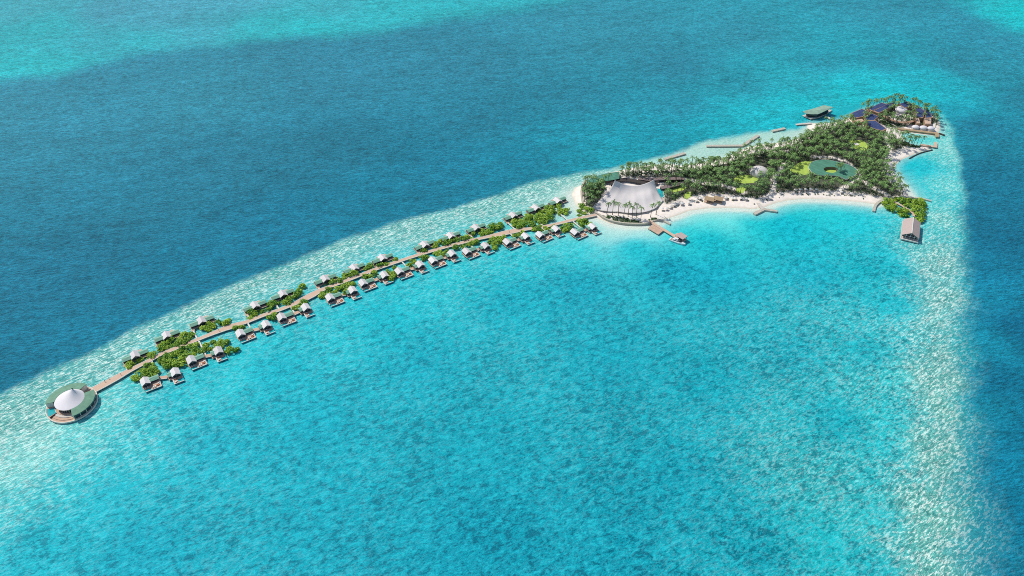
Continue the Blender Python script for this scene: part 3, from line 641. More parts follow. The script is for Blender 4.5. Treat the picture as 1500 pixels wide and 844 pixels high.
# ------------------------------------------------------------------ villas
VR = R(33)
VS = 0.83
front_px = [(212, 557.6), (256, 544), (279.5, 526), (319, 512.5), (351.6, 487), (389, 474), (412, 463), (447.5, 449), (483, 434.5), (516, 423.5), (531.5, 413), (562.7, 401.5), (584.6, 396), (615, 386), (634, 380), (662, 370), (683.4, 367), (711, 358.5), (743, 353), (770, 344.6), (791, 342.5), (814.5, 334), (842, 338.5), (868, 330.5)]
back_px = [(197, 518.7), (243.5, 490), (294.7, 468.5), (373, 446), (413.7, 429), (476, 407), (518.5, 391), (560, 376.5), (621.6, 357), (660, 344), (697, 332), (751.6, 314), (784.7, 303), (816.7, 292.4)]
DZ = 1.7
def villa_base(name, kind):
    t = thing(name, 'x', 'villa')
    return t
def main_house(t):
    MB().gable(-3.7, 3.7, -4.4, 4.0, 4.5, 6.9, .22).build('white_roof', WHITE_ROOF, t)
    mb = MB().add([(-3.2, 3.4, DZ), (3.2, 3.4, DZ), (3.2, -3.6, DZ), (-3.2, -3.6, DZ), (-3.2, 3.4, 4.4), (3.2, 3.4, 4.4), (3.2, -3.6, 4.4), (-3.2, -3.6, 4.4), (0, 3.4, 6.45), (0, -3.6, 6.45)],
                  [(0, 1, 2, 3), (0, 4, 8, 5, 1), (2, 6, 9, 7, 3), (1, 5, 6, 2), (3, 7, 4, 0), (4, 7, 9, 8), (5, 8, 9, 6)])
    mb.build('wall', WALL, t)
    for x0, x1 in ((-2.6, -.15), (.15, 2.6)):
        MB().box(x0, x1, -3.68, -3.603, DZ + .1, 4.2).build('window', GLASSD, t)
    for x in (-3.5, 3.5): MB().box(x - .1, x + .1, -4.2, -4.0, DZ, 4.35).build('porch_post', WALL, t)
def wing(t, x0, x1, y0, y1, ze=3.9, zr=5.1):
    MB().gable(x0 - .1, x1 + .3, y0 - .5, y1 + .5, ze, zr, .18, axis='x').build('green_wing_roof', GREEN_ROOF, t)
    m_ = (y0 + y1) / 2
    mb = MB().add([(x0, y0, DZ), (x1, y0, DZ), (x1, y1, DZ), (x0, y1, DZ), (x0, y0, ze - .15), (x1, y0, ze - .15), (x1, y1, ze - .15), (x0, y1, ze - .15), (x0, m_, zr - .3), (x1, m_, zr - .3)],
                  [(3, 2, 1, 0), (0, 1, 5, 4), (2, 3, 7, 6), (1, 2, 6, 9, 5), (3, 0, 4, 8, 7), (4, 5, 9, 8), (6, 7, 8, 9)])
    mb.build('wing_wall', WALL, t)
    if x1 - x0 > 3: MB().box(x0 + .8, x1 - .8, y0 - .06, y0 - .003, DZ + .3, ze - .5).build('wing_window', GLASSD, t)
def deck_piles(t, pts):
    pile_parts(t, pts, .17, DZ - .26)
def villa_A():
    t = villa_base('overwater_villa', 'A')
    main_house(t); wing(t, 3.3, 10.6, -1.6, 3.0)
    MB().box(-3.9, 10.9, -4.0, 3.9, DZ - .25, DZ - .004).build('house_platform', WOOD, t)
    # sun deck with a plunge pool notch at its left front
    mb = MB().prism([(-2.9, -4.0), (-2.9, -6.6), (2.2, -6.6), (2.2, -9.0), (10.2, -9.0), (10.2, -4.0)], DZ - .25, DZ - .008)
    mb.build('sun_deck', WOOD, t)
    mb = MB().box(-2.9, 10.4, -9.5, -9.02, DZ - .5, DZ + .05).box(10.22, 10.6, -9.5, -4.0, DZ - .5, DZ + .05).box(8.6, 10.2, -4.9, -3.99, DZ - .1, DZ + .45).box(-3.3, -2.92, -6.7, -4.0, DZ - .5, DZ + .05)
    mb.build('white_edge_beam', CREAM, t)
    MB().box(-2.6, 2.1, -9.0, -6.7, DZ - .7, DZ - .2).build('plunge_pool', POOL, t)
    deck_piles(t, [(-2.6, -8.8), (1.5, -8.8), (5.8, -8.8), (10, -8.8), (10, -4.4), (-3.4, -3.6), (-3.4, 3.5), (10.2, 3.5)])
    return t
def villa_B():
    t = villa_base('overwater_villa', 'B')
    main_house(t); wing(t, -6.4, -3.3, -1.8, 3.0, 3.9, 5.0)
    MB().box(-6.7, 3.9, -4.0, 3.9, DZ - .25, DZ - .004).build('house_platform', WOOD, t)
    mb = MB().prism([(-3.5, -4.0), (-3.5, -10.0), (-.2, -10.0), (-.2, -6.4), (3.7, -6.4), (3.7, -4.0)], DZ - .25, DZ - .008)
    mb.build('sun_deck', WOOD, t)
    mb = MB().box(-4.1, 4.6, -10.5, -10.02, DZ - .5, DZ + .05).box(-4.1, -3.52, -10.0, -4.3, DZ - .5, DZ + .05).box(3.8, 4.2, -6.6, -4.1, DZ - .5, DZ + .05)
    mb.build('white_edge_beam', CREAM, t)
    MB().box(-.15, 4.3, -10.0, -6.5, DZ - .7, DZ - .2).build('plunge_pool', POOL, t)
    deck_piles(t, [(-3.3, -9.8), (-.4, -9.8), (-3.3, -6), (3.4, -5.9), (-6.2, -3.6), (-6.2, 3.5), (3.4, 3.5)])
    return t
def villa_C():
    t = villa_base('overwater_villa', 'C')
    main_house(t); wing(t, 3.3, 10.6, -1.4, 2.9); wing(t, -10.6, -3.3, -2.4, 2.4)
    MB().box(-10.9, 10.9, -4.0, 3.9, DZ - .25, DZ - .004).build('house_platform', WOOD, t)
    MB().box(-11.6, -8.4, -6.4, -4.01, DZ - .25, DZ - .008).build('entrance_deck', WOOD, t)
    MB().box(-3.4, 6.5, 3.91, 7.6, DZ - .25, DZ - .008).build('sun_deck', WOOD, t)
    MB().box(-3.4, 6.5, 7.62, 8.0, DZ - .5, DZ + .05).build('white_edge_beam', CREAM, t)
    deck_piles(t, [(-10.4, -3.6), (-5, -3.6), (0, -3.6), (5, -3.6), (10.2, -3.6), (-10.4, 3.5), (10.2, 3.5)])
    return t
def ordn(n):
    W = ['first', 'second', 'third', 'fourth', 'fifth', 'sixth', 'seventh', 'eighth', 'ninth', 'tenth', 'eleventh', 'twelfth', 'thirteenth', 'fourteenth', 'fifteenth', 'sixteenth', 'seventeenth', 'eighteenth', 'nineteenth', 'twentieth', 'twenty-first', 'twenty-second', 'twenty-third', 'twenty-fourth']
    return W[n]
protoA, protoB, protoC = villa_A(), villa_B(), villa_C()
front, back = [], []
ua = {'A': False, 'B': False, 'C': False}
def place(kind, px, py):
    pr = {'A': protoA, 'B': protoB, 'C': protoC}[kind]
    o = pr if not ua[kind] else copy_tree(pr)
    ua[kind] = True
    p = P(px, py, 5.6 * VS)
    o.scale = (VS, VS, VS)
    o.location = (p.x, p.y, 0)
    o.rotation_euler = (0, 0, VR + R(random.uniform(-1.5, 1.5)))
    return o
for i, (px, py) in enumerate(front_px):
    o = place('AB'[i % 2], px, py); front.append(o)
    w_ = 'with long green right wing' if i % 2 == 0 else 'with short green left wing'
    tag(o, f'white-roofed villa {w_}, {ordn(i)} of the lagoon row from the round pavilion', 'villa', 'overwater villas of the lagoon row')
for i, (px, py) in enumerate(back_px):
    o = place('C', px, py); back.append(o)
    tag(o, f'villa between two green wings, {ordn(i)} of the outer row from the round pavilion', 'villa', 'overwater villas of the outer row')

DL = DZ * VS
def loc2w(o, x, y):
    r = o.rotation_euler.z; x *= VS; y *= VS
    return Vector((o.location.x + x * math.cos(r) - y * math.sin(r), o.location.y + x * math.sin(r) + y * math.cos(r)))
def hit_walk(p, d):
    """first crossing of ray p + t d with the boardwalk centreline"""
    best = None
    for a, b in zip(wpts, wpts[1:]):
        e = b - a
        den = d.x * e.y - d.y * e.x
        if abs(den) < 1e-9: continue
        t = ((a.x - p.x) * e.y - (a.y - p.y) * e.x) / den
        u = ((a.x - p.x) * d.y - (a.y - p.y) * d.x) / den
        if t > 0 and -0.001 <= u <= 1.001 and (best is None or t < best): best = t
    return best
def footbridge(p, q, label, wd=1.1):
    d = (q - p).normalized()
    t = thing('footbridge', label, 'footbridge', (p.x, p.y, 0), 0, 'narrow pale footbridges to the villas')
    mb = MB(); ribbon(mb, [p, q], wd, DL - .3, DL - .02); mb.build('deck', EDGE, t, world=True)
    n = max(2, int((q - p).length / 4))
    pile_parts(t, [p + (q - p) * (k + .5) / n for k in range(n)], .15, DL - .31)
for k in range(0, 24, 2):
    A_, B_ = front[k], front[k + 1]
    a = loc2w(A_, 10.95, 1.2); b = loc2w(B_, -6.75, 1.2)
    gap = (b - a).length
    ok = (b - a).dot(Vector((math.cos(VR), math.sin(VR)))) > 0.5
    if ok:
        t = thing('link_deck', f'beige link deck joining the {ordn(k)} and {ordn(k+1)} lagoon-row villas', 'deck', (*((a + b) / 2), 0), 0, 'link decks between villa pairs')
        mb = MB(); ribbon(mb, [a, b], 2.8, DL - .24, DL - .012); mb.build('deck', WOOD, t, world=True)
        nrm = Vector((-(b - a).y, (b - a).x)).normalized()
        mb = MB(); ribbon(mb, [a - nrm * 1.56, b - nrm * 1.56], .3, DL - .4, DL + .06); mb.build('edge_beam', EDGE, t, world=True)
        pile_parts(t, [a + (b - a) * s + nrm * q for s in (.2, .8) for q in (-1.2, 1.2)], .15, DL - .25)
    dB = Vector((-math.sin(VR), math.cos(VR)))
    st_ = (loc2w(A_, 10.4, 4.0) if k % 4 == 0 or not ok else a + dB * 1.45 + (b - a) * .3)
    tt_ = hit_walk(st_, dB)
    if tt_ and tt_ < 60: footbridge(st_, st_ + dB * (tt_ - 1.35), f'narrow pale footbridge from the boardwalk to the {ordn(k)} lagoon-row villa')
for k, o in enumerate(back):
    st_ = loc2w(o, -9.8, -6.4); dB = Vector((math.sin(VR), -math.cos(VR)))
    tt_ = hit_walk(st_, dB)
    if tt_ and tt_ < 60: footbridge(st_, st_ + dB * (tt_ - 1.35), f'narrow pale footbridge from the boardwalk to the {ordn(k)} outer-row villa')

# deck furniture
def make_lounger():
    t = thing('sun_lounger', 'x', 'sun lounger')
    mb = MB().box(-.36, .36, -1.0, 1.0, .22, .30)
    for x in (-.3, .3):
        for y in (-.85, .85): mb.box(x - .04, x + .04, y - .04, y + .04, 0, .22)
    mb.build('frame', WOOD, t)
    MB().box(-.34, .34, -.98, .35, .302, .40).add([(-.34, .35, .302), (.34, .35, .302), (.34, 1.0, .80), (-.34, 1.0, .80), (-.34, .35, .42), (.34, .35, .42), (.34, .94, .90), (-.34, .94, .90)],
        [(3, 2, 1, 0), (4, 5, 6, 7), (0, 1, 5, 4), (1, 2, 6, 5), (2, 3, 7, 6), (3, 0, 4, 7)]).build('cushion', CREAM, t)
    return t
def make_daybed():
    t = thing('daybed', 'x', 'daybed')
    MB().tube((0, 0, 0), (0, 0, .32), 1.05, n=16).build('base', WALL, t)
    MB().tube((0, 0, .322), (0, 0, .52), .98, n=16).build('cushion', CUSH, t)
    MB().box(-.7, .7, .45, .85, .522, .85).build('back_cushion', CREAM, t)
    return t
lproto, dproto = make_lounger(), make_daybed(); lu = du = False
for i, v in enumerate(front):
    spots = [(-1.6, -5.4, .2), (.2, -5.4, .1), (4.2, -7.4, -.3), (6.0, -7.4, -.3)] if i % 2 == 0 else [(-2.4, -8.4, .1), (-1.1, -8.4, 0)]
    for (x, y, a) in spots:
        o = lproto if not lu else copy_tree(lproto); lu = True
        p = loc2w(v, x, y); o.location = (p.x, p.y, DL - .006); o.rotation_euler = (0, 0, VR + math.pi + a)
        tag(o, f'cream sun lounger on the deck of the {ordn(i)} lagoon-row villa', 'sun lounger', f'sun loungers on the deck of the {ordn(i)} lagoon-row villa')
    o = dproto if not du else copy_tree(dproto); du = True
    p = loc2w(v, *((8.2, -6.6) if i % 2 == 0 else (-1.6, -5.6))); o.location = (p.x, p.y, DL - .006); o.rotation_euler = (0, 0, VR)
    tag(o, f'round terracotta daybed on the deck of the {ordn(i)} lagoon-row villa', 'daybed', 'round daybeds on villa decks')

# ------------------------------------------------------------------ round pavilion at the end of the boardwalk
c = P(106.5, 594, 0)
rp = thing('round_pavilion', 'round pavilion with white pointed canopy and green ring roofs at the boardwalk end', 'pavilion', (c.x, c.y, 0))
RO = 17.0
def arc(r, a0, a1, n=24, cx=0, cy=0):
    return [(cx + r * math.cos(R(a0 + (a1 - a0) * k / n)), cy + r * math.sin(R(a0 + (a1 - a0) * k / n))) for k in range(n + 1)]
def ringsec(mb, r0, r1, a0, a1, z0, z1, n=28):
    """z1 / z0 may be (inner, outer)"""
    zi0, zo0 = z0 if isinstance(z0, tuple) else (z0, z0)
    zi1, zo1 = z1 if isinstance(z1, tuple) else (z1, z1)
    vs = []
    for k in range(n + 1):
        a = R(a0 + (a1 - a0) * k / n); ca, sa = math.cos(a), math.sin(a)
        vs += [(r0 * ca, r0 * sa, zi0), (r1 * ca, r1 * sa, zo0), (r1 * ca, r1 * sa, zo1), (r0 * ca, r0 * sa, zi1)]
    fs = []
    for k in range(n):
        for j in range(4):
            fs.append((4 * k + j, 4 * k + (j + 1) % 4, 4 * k + 4 + (j + 1) % 4, 4 * k + 4 + j))
    fs += [(0, 1, 2, 3), tuple(4 * n + j for j in (3, 2, 1, 0))]
    return mb.add(vs, fs)
MB().prism(arc(RO, 0, 360, 64)[:-1], .9, 1.5).build('deck', WOOD, rp)
ringsec(MB(), RO + .02, RO + .5, 0, 360, .5, 1.75, 64).build('rim', EDGE, rp)
pile_parts(rp, [(c.x + 15.6 * math.cos(k * .349), c.y + 15.6 * math.sin(k * .349)) for k in range(18)], .3, .88)
for (a0, a1) in ((-62, 38), (70, 193)):
    ringsec(MB(), 10.2, RO - .1, a0, a1, (6.3, 5.5), (6.6, 5.8), 30).build('green_ring_roof', GREEN_FLAT, rp)
    wl = ringsec(MB(), 11.5, RO - .5, a0 + 1, a1 - 1, 1.502, (6.1, 5.5), 30).build('wall', EDGE, rp)
    n = int((a1 - a0) / 16)
    for k in range(n):
        b0 = a0 + 3 + (a1 - a0 - 6) * k / n; b1 = a0 + 3 + (a1 - a0 - 6) * (k + 1) / n - 1.6
        ringsec(MB(), RO - .49, RO - .40, b0, b1, 2.1, 5.1, 5).build('window', GLASSD, wl)
# inner drum with a dark window band, stepped terraces on the open front side
ringsec(MB(), 8.6, 9.2, 0, 360, 1.503, 5.2, 48).build('inner_drum', WOODG, rp)
for k in range(10):
    a0 = 195 + k * 10.2
    ringsec(MB(), 9.21, 9.28, a0, a0 + 8.4, 2.6, 4.8, 3).build('drum_window', GLASSD, rp)
for i, (r0, r1, z) in enumerate(((9.3, 11.2, 2.7), (11.22, 13.2, 2.3), (13.22, 15.2, 1.9))):
    ringsec(MB(), r0, r1, 232, 296, 1.504, z, 20).build('terrace_step', WOOD if i != 1 else WOODG, rp)
ringsec(MB(), 11.4, 16.6, 197, 226, 1.505, 1.62, 14).build('pool', POOL, rp)
ringsec(MB(), 11.0, 11.38, 196, 227, 1.506, 1.85, 14).build('pool_edge', CREAM, rp)
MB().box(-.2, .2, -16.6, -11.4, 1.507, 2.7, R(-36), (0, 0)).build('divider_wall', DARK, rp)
rp.scale = (.93, .93, .93)
# canopy: off-centre pointed membrane
mb = MB(); NR, NA = 18, 64
ax_, ay_ = 2.4, 4.6
for i in range(NR + 1):
    t = i / NR
    for k in range(NA):
        a = 2 * math.pi * k / NA
        rr = 10.2
        x = ax_ * (1 - t) + rr * math.cos(a) * t; y = ay_ * (1 - t) + rr * math.sin(a) * t
        z = 6.4 + 4.6 * (1 - t) ** 2.6 + 2.2 * (1 - t * t)
        mb.v.append((x, y, z))
for i in range(NR):
    for k in range(NA):
        k2 = (k + 1) % NA
        mb.f.append((i * NA + k, i * NA + k2, (i + 1) * NA + k2, (i + 1) * NA + k))
mb.build('white_canopy', TENTW, rp, smooth=True)
MB().tube((ax_, ay_, 12), (ax_, ay_, 13.6), .5, .35, 10).build('mast_cap', DARK, rp)
for k in range(12):
    a = 2 * math.pi * (k + .5) / 12; MB().tube((9.3 * math.cos(a), 9.3 * math.sin(a), 5.2), (10.0 * math.cos(a), 10.0 * math.sin(a), 6.3), .1, n=5).build('canopy_strut', EDGE, rp)

# ------------------------------------------------------------------ big tensile tent on the west end
tc_ = P(915, 290, 1.5)
tent = thing('event_tent', 'huge grey-white tensile tent with two rear peaks at the west end of the island', 'tent', (tc_.x, tc_.y, 1.5))
BL, BR = P(900.8, 264, 15), P(958.3, 262.8, 15.5)
FR, FL = P(971.5, 293.5, 3.0), P(866, 304.5, 2.6)
FM1, FM2 = P(948, 310, 3.2), P(905, 310, 3.0)
def bez(a, b, sag, n):
    """edge curve from a to b bowing by the vector sag"""
    return [a.lerp(b, k / n) + sag * (4 * (k / n) * (1 - k / n)) for k in range(n + 1)]
NU = 36
topc = bez(BL, BR, (P(929.5, 272, 8.5) - (BL + BR) / 2), NU)
fr_pts = [FL, P(885, 309, 3.2), FM2, P(928, 312, 4.0), FM1, P(962, 304, 3.2), FR]
def along(pts, n):
    out = []
    m_ = len(pts) - 1
    for k in range(n + 1):
        u = k / n * m_; i = min(int(u), m_ - 1); f = u - i
        out.append(pts[i].lerp(pts[i + 1], f) + Vector((0, 0, -.9 + .0)) * (4 * f * (1 - f)) * .6)
    return out
botc = along(fr_pts, NU)
lefc = bez(BL, FL, (P(888, 284, 6) - (BL + FL) / 2), NU)
rigc = bez(BR, FR, (P(963, 279, 6.5) - (BR + FR) / 2), NU)
mb = MB()
for j in range(NU + 1):
    v = j / NU
    for i in range(NU + 1):
        u = i / NU
        p = topc[i] * (1 - v) + botc[i] * v + lefc[j] * (1 - u) + rigc[j] * u - (BL * (1 - u) * (1 - v) + BR * u * (1 - v) + FL * (1 - u) * v + FR * u * v)
        bulge = 1.6 * math.exp(-((u - .33) ** 2 + (v - .55) ** 2) / .05) + 1.7 * math.exp(-((u - .72) ** 2 + (v - .5) ** 2) / .05)
        p = p + Vector((0, 0, bulge * min(1, 6 * u * (1 - u)) * min(1, 6 * v * (1 - v))))
        mb.v.append(tuple(p))
for j in range(NU):
    for i in range(NU):
        a = j * (NU + 1) + i; mb.f.append((a, a + NU + 1, a + NU + 2, a + 1))
cn = mb.build('canopy', TENT, tent, smooth=True, world=True)
sl = cn.modifiers.new('thick', 'SOLIDIFY'); sl.thickness = .08
for q in (BL, BR, FR, FL, FM1, FM2):
    MB().tube((q.x, q.y, 1.4), (q.x, q.y, q.z + .5), .22, .16, 8).build('mast', EDGE, tent, world=True)
fl_px = [(872, 300), (900, 275), (956, 275), (966, 295), (945, 305), (900, 306)]
MB().prism(PL(fl_px, 1.9), 1.3, 1.95).build('floor', WOODG, tent, world=True)

# crescent roof behind the tent
def crescent(pts_out, pts_in, z0, z1, name, mat, parent, slope=0):
    n = len(pts_out)
    mb = MB()
    for i in range(n - 1):
        q = [pts_out[i], pts_out[i + 1], pts_in[i + 1], pts_in[i]]
        mb.prism([(a.x, a.y) for a in q], z0, [z1 + slope, z1 + slope, z1, z1])
    return mb.build(name, mat, parent, world=True)
def sm_px(pts, z, n=18):
    q = [P(x, y, z).xy for x, y in pts]
    fine = resample(q, .01)
    return [fine[int(round(k * (len(fine) - 1) / n))] for k in range(n + 1)]
co = sm_px([(857, 271), (863, 263.5), (873, 258.5), (887, 254.5), (907, 251.5)], 5)
ci = sm_px([(872, 276), (875, 269), (881, 266.5), (893, 264.5), (907, 262)], 5)
cr = thing('crescent_building', 'low building with curved teal roof behind the left peak of the tent', 'building', (co[9].x, co[9].y, 1.4))
crescent(co, ci, 4.8, 5.1, 'green_roof', TEAL_ROOF, cr)
co2 = [a.lerp(b, .12) for a, b in zip(co, ci)]; ci2 = [a.lerp(b, .88) for a, b in zip(co, ci)]
crescent(co2, ci2, 1.2, 4.78, 'wall', WALL, cr)
co = sm_px([(893, 269), (900, 263.5), (915, 261), (932, 263.5), (950, 267), (966, 266)], 3.5)
ci = sm_px([(896, 274), (902, 268), (915, 265.5), (932, 268), (948, 271), (963, 270)], 3.5)
cr = thing('curved_pergola', 'dark curved pergola on the ground behind the big tent', 'pergola', (co[9].x, co[9].y, 1.4))
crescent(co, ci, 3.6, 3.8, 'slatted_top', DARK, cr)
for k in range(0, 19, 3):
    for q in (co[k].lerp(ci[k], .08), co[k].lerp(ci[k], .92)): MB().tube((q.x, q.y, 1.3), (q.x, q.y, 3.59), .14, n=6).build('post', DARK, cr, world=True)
# blue pool to the right of the tent
pl = PL([(962, 276), (968, 277), (972, 281), (973, 288), (968, 291), (963, 285)], 1.8)
pp = thing('swimming_pool', 'small turquoise pool between the right edge of the tent and the palms', 'pool', (*pl[0], 1.4))
MB().prism(pl, 1.3, 1.85).build('water', POOL, pp, world=True)
mb = MB(); ribbon(mb, pl, .8, 1.2, 1.95, closed=True); mb.build('edge', EDGE, pp, world=True)
for pts, lab in (([(935, 262), (950, 264), (975, 262.5), (1002, 262.5)], 'long low brown-roofed pavilion behind the right peak of the tent'), ([(968, 276), (985, 273), (1002, 268)], 'brown shaded pergola between the pool and the bright lawn')):
    q = [P(x, y, 3.5).xy for x, y in pts]
    t = thing('garden_pavilion', lab, 'pavilion', (*q[1], 1.4))
    mb = MB(); ribbon(mb, q, 4.2, 3.9, 4.2); mb.build('roof', WALL, t, world=True)
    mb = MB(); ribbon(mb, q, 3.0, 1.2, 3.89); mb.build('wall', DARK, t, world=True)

# ------------------------------------------------------------------ sea wall, jetties, breakwaters
def strip_thing(name, label, cat, pts, wd, z0, z1, mat, group=None, edge=None, smooth=True, part='top'):
    q = [P(x, y, z1).xy for x, y in pts]
    if smooth and len(q) > 2: q = resample(q, 2.5)
    mb = MB(); ribbon(mb, q, wd, z0, z1)
    o = mb.build(name, mat)
    return tag(o, label, cat, group)
strip_thing('sea_wall', 'curved beige sea wall around the west end of the island below the tent', 'sea wall', [(857, 264), (852.5, 272), (851.5, 283), (854, 297), (861, 304.5), (870, 309.5), (878, 313.5), (884, 318), (896, 323), (917, 326.5), (941, 327), (953, 325)], 1.5, -1, 2.2, CONC)
strip_thing('groyne', 'short curved stone groyne right of the deck pier by the tent', 'groyne', [(955, 323.5), (963, 321.5), (972, 323), (982, 328)], 2.0, -1, 1.3, ROCK)
strip_thing('groyne', 'curved stone groyne at the right end of the south beach', 'groyne', [(1292.4, 293), (1287, 296), (1283, 300), (1281, 304), (1280.2, 309)], 2.4, -1, 1.5, ROCK)
strip_thing('groyne', 'long thin stone groyne behind the mangroves of the southeast point', 'groyne', [(1306, 290.5), (1318, 289.5), (1330, 289), (1342, 289.5), (1353, 291), (1364, 294)], 1.7, -1, 1.3, ROCK)
strip_thing('groyne', 'dark curved stone edge along the eastern sand spit', 'groyne', [(1332, 232), (1340, 227.5), (1350, 223.3), (1366, 219.3)], .9, -1, .8, DARK)
strip_thing('breakwater', 'short straight stone breakwater off the north shore, nearest the tent', 'breakwater', [(973, 232.8), (1003.7, 224)], 3.4, -1, 1.4, ROCK, smooth=False)
strip_thing('breakwater', 'long bent stone breakwater off the middle of the north shore', 'breakwater', [(1034.7, 213.4), (1060, 213.3), (1086.7, 213), (1090, 211.5), (1111, 198)], 3.4, -1, 1.4, ROCK, smooth=False)
strip_thing('breakwater', 'small stone breakwater off the north shore, right of the bent one', 'breakwater', [(1131, 191.8), (1150, 187.6)], 3.2, -1, 1.4, ROCK, smooth=False)
strip_thing('jetty', 'thin pale jetty reaching left from the square sand corner near the green pavilion', 'jetty', [(1166, 182.2), (1189, 180.4)], 2.4, .5, 1.4, WOODG, smooth=False)
yj = thing('beach_jetty', 'Y-shaped stone jetty in the middle of the south beach', 'jetty', (*P(1118, 306).xy, 0))
mb = MB(); ribbon(mb, [P(1110.5, 297.5, 1.7).xy, P(1118.5, 306, 1.6).xy], [2.4, 3.6], .8, 1.75); mb.build('stem', WOODG, yj, world=True)
mb = MB(); ribbon(mb, [P(1105, 313, 1.6).xy, P(1118.6, 306.2, 1.6).xy], 3.4, -1, 1.6); mb.build('left_arm', ROCK, yj, world=True)
mb = MB(); ribbon(mb, [P(1118.6, 306.2, 1.6).xy, P(1138.6, 309, 1.6).xy], 2.8, -1, 1.59); mb.build('right_arm', ROCK, yj, world=True)

# arrival pier with platform, flat-roofed shelter and yacht
pier = thing('arrival_pier', 'beige timber pier with a wide platform below the tent, ending at the yacht', 'pier', (*P(971, 336).xy, 0))
mb = MB(); ribbon(mb, [P(951, 323.5, 1.7).xy, P(960, 329, 1.7).xy, P(991, 347.5, 1.7).xy], 2.8, 1.3, 1.7); mb.build('walk_deck', WOODW, pier, world=True)
pf = [P(949.5, 334.6, 1.65).xy, P(955.5, 328.6, 1.65).xy, P(971.5, 338, 1.65).xy, P(964.4, 343.5, 1.65).xy]
MB().prism(pf, 1.2, 1.65).build('platform', WOOD, pier, world=True)
MB().prism([P(984, 345.5, 1.6).xy, P(993, 341, 1.6).xy, P(1006, 351, 1.6).xy, P(1000, 355, 1.6).xy], 1.15, 1.6).build('landing', WOODW, pier, world=True)
pile_parts(pier, [P(951, 323.5, 0).xy.lerp(P(991, 347.5, 0).xy, k / 8) for k in range(9)], .2, 1.29)
pile_parts(pier, [q.lerp(pf[0].lerp(pf[2], .5), .06) for q in pf], .2, 1.19)
sh = [P(989, 345, 4.6), P(997.5, 340.3, 4.6), P(1007.3, 346.3, 4.6), P(1000.3, 351, 4.6)]
shp = thing('jetty_shelter', 'flat brown-roofed open shelter at the head of the arrival pier', 'shelter', (*((sh[0] + sh[2]) / 2).xy, 1.61))
MB().prism([(a.x, a.y) for a in sh], 4.4, 4.75).build('roof', PINKROOF, shp, world=True)
cc = (sh[0] + sh[2]) / 2
for a in sh:
    q = a.lerp(cc, .12); MB().tube((q.x, q.y, 1.61), (q.x, q.y, 4.4), .16, n=6).build('post', WALL, shp, world=True)
q = [a.lerp(cc, .45) for a in sh]
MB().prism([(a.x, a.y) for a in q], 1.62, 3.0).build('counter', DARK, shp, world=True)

def yacht():
    a, b = P(981, 350.5, .5).xy, P(1004, 359, .5).xy
    d = b - a; L = d.length; rz = math.atan2(d.y, d.x)
    t = thing('motor_yacht', 'white motor yacht with dark cabin windows moored at the arrival pier', 'yacht', (*((a + b) / 2), 0), rz)
    mb = MB(); NS = 14; secs = []
    for i in range(NS + 1):
        u = i / NS; x = -L / 2 + L * u
        wb = 2.0 * (1 - max(0, (u - .45) / .55) ** 2.2) * (.9 + .1 * min(1, u * 4))
        zk = -.6 + .5 * max(0, (u - .7) / .3) ** 2
        zd = 1.35 + .55 * u ** 2
        secs += [(x, -wb, zd), (x, -wb * .82, .1), (x, 0, zk), (x, wb * .82, .1), (x, wb, zd)]
    mb.v = secs
    for i in range(NS):
        for j in range(4): mb.f.append((5 * i + j, 5 * i + j + 1, 5 * i + 6 + j, 5 * i + 5 + j))
    mb.f.append((0, 1, 2, 3, 4))
    for i in range(NS): mb.f.append((5 * i + 4, 5 * i, 5 * i + 5, 5 * i + 9))
    mb.build('hull', HULL, t)
    def house(name, x0, x1, w0, w1, z0, z1, mat, rake=.6, par=t):
        return MB().add([(x0, -w0, z0), (x1, -w1, z0), (x1, w1, z0), (x0, w0, z0), (x0 + rake * .3, -w0 * .88, z1), (x1 - rake, -w1 * .8, z1), (x1 - rake, w1 * .8, z1), (x0 + rake * .3, w0 * .88, z1)],
                 [(3, 2, 1, 0), (4, 5, 6, 7), (0, 1, 5, 4), (1, 2, 6, 5), (2, 3, 7, 6), (3, 0, 4, 7)]).build(name, mat, par)
    house('cabin', -L * .30, L * .27, 1.55, 1.1, 1.45, 2.0, HULL, .2)
    house('cabin_window', -L * .29, L * .25, 1.47, 1.05, 2.0, 2.65, GLASSD, 1.3)
    house('flybridge', -L * .30, L * .10, 1.5, 1.15, 2.66, 2.95, HULL, .1)
    house('windscreen', L * .0, L * .09, 1.1, .95, 2.96, 3.4, GLASSD, .4)
    house('hardtop', -L * .22, L * .03, 1.1, .95, 3.9, 4.02, HULL, .1)
    for x in (-L * .2, L * .01):
        for y in (-.9, .9): MB().tube((x, y, 2.95), (x, y, 3.9), .05, n=5).build('hardtop_post', HULL, t)
    MB().box(-L * .47, -L * .31, -1.6, 1.6, 1.38, 1.48).build('aft_deck', WOOD, t)
    MB().box(-L * .45, -L * .40, -1.2, 1.2, 1.48, 1.95).build('aft_seat', CREAM, t)
    for s in (-1, 1):
        prev = None; mb = MB()
        for u in (.6, .7, .8, .9, .97):
            x = -L / 2 + L * u; wb = 1.9 * (1 - max(0, (u - .45) / .55) ** 2.2); p = Vector((x, s * wb, 1.4 + .55 * u * u))
            mb.tube(p, p + Vector((0, 0, .7)), .03, n=4)
            if prev: mb.tube(prev + Vector((0, 0, .7)), p + Vector((0, 0, .7)), .03, n=4)
            prev = p
        mb.build('bow_rail', EDGE, t)
yacht()

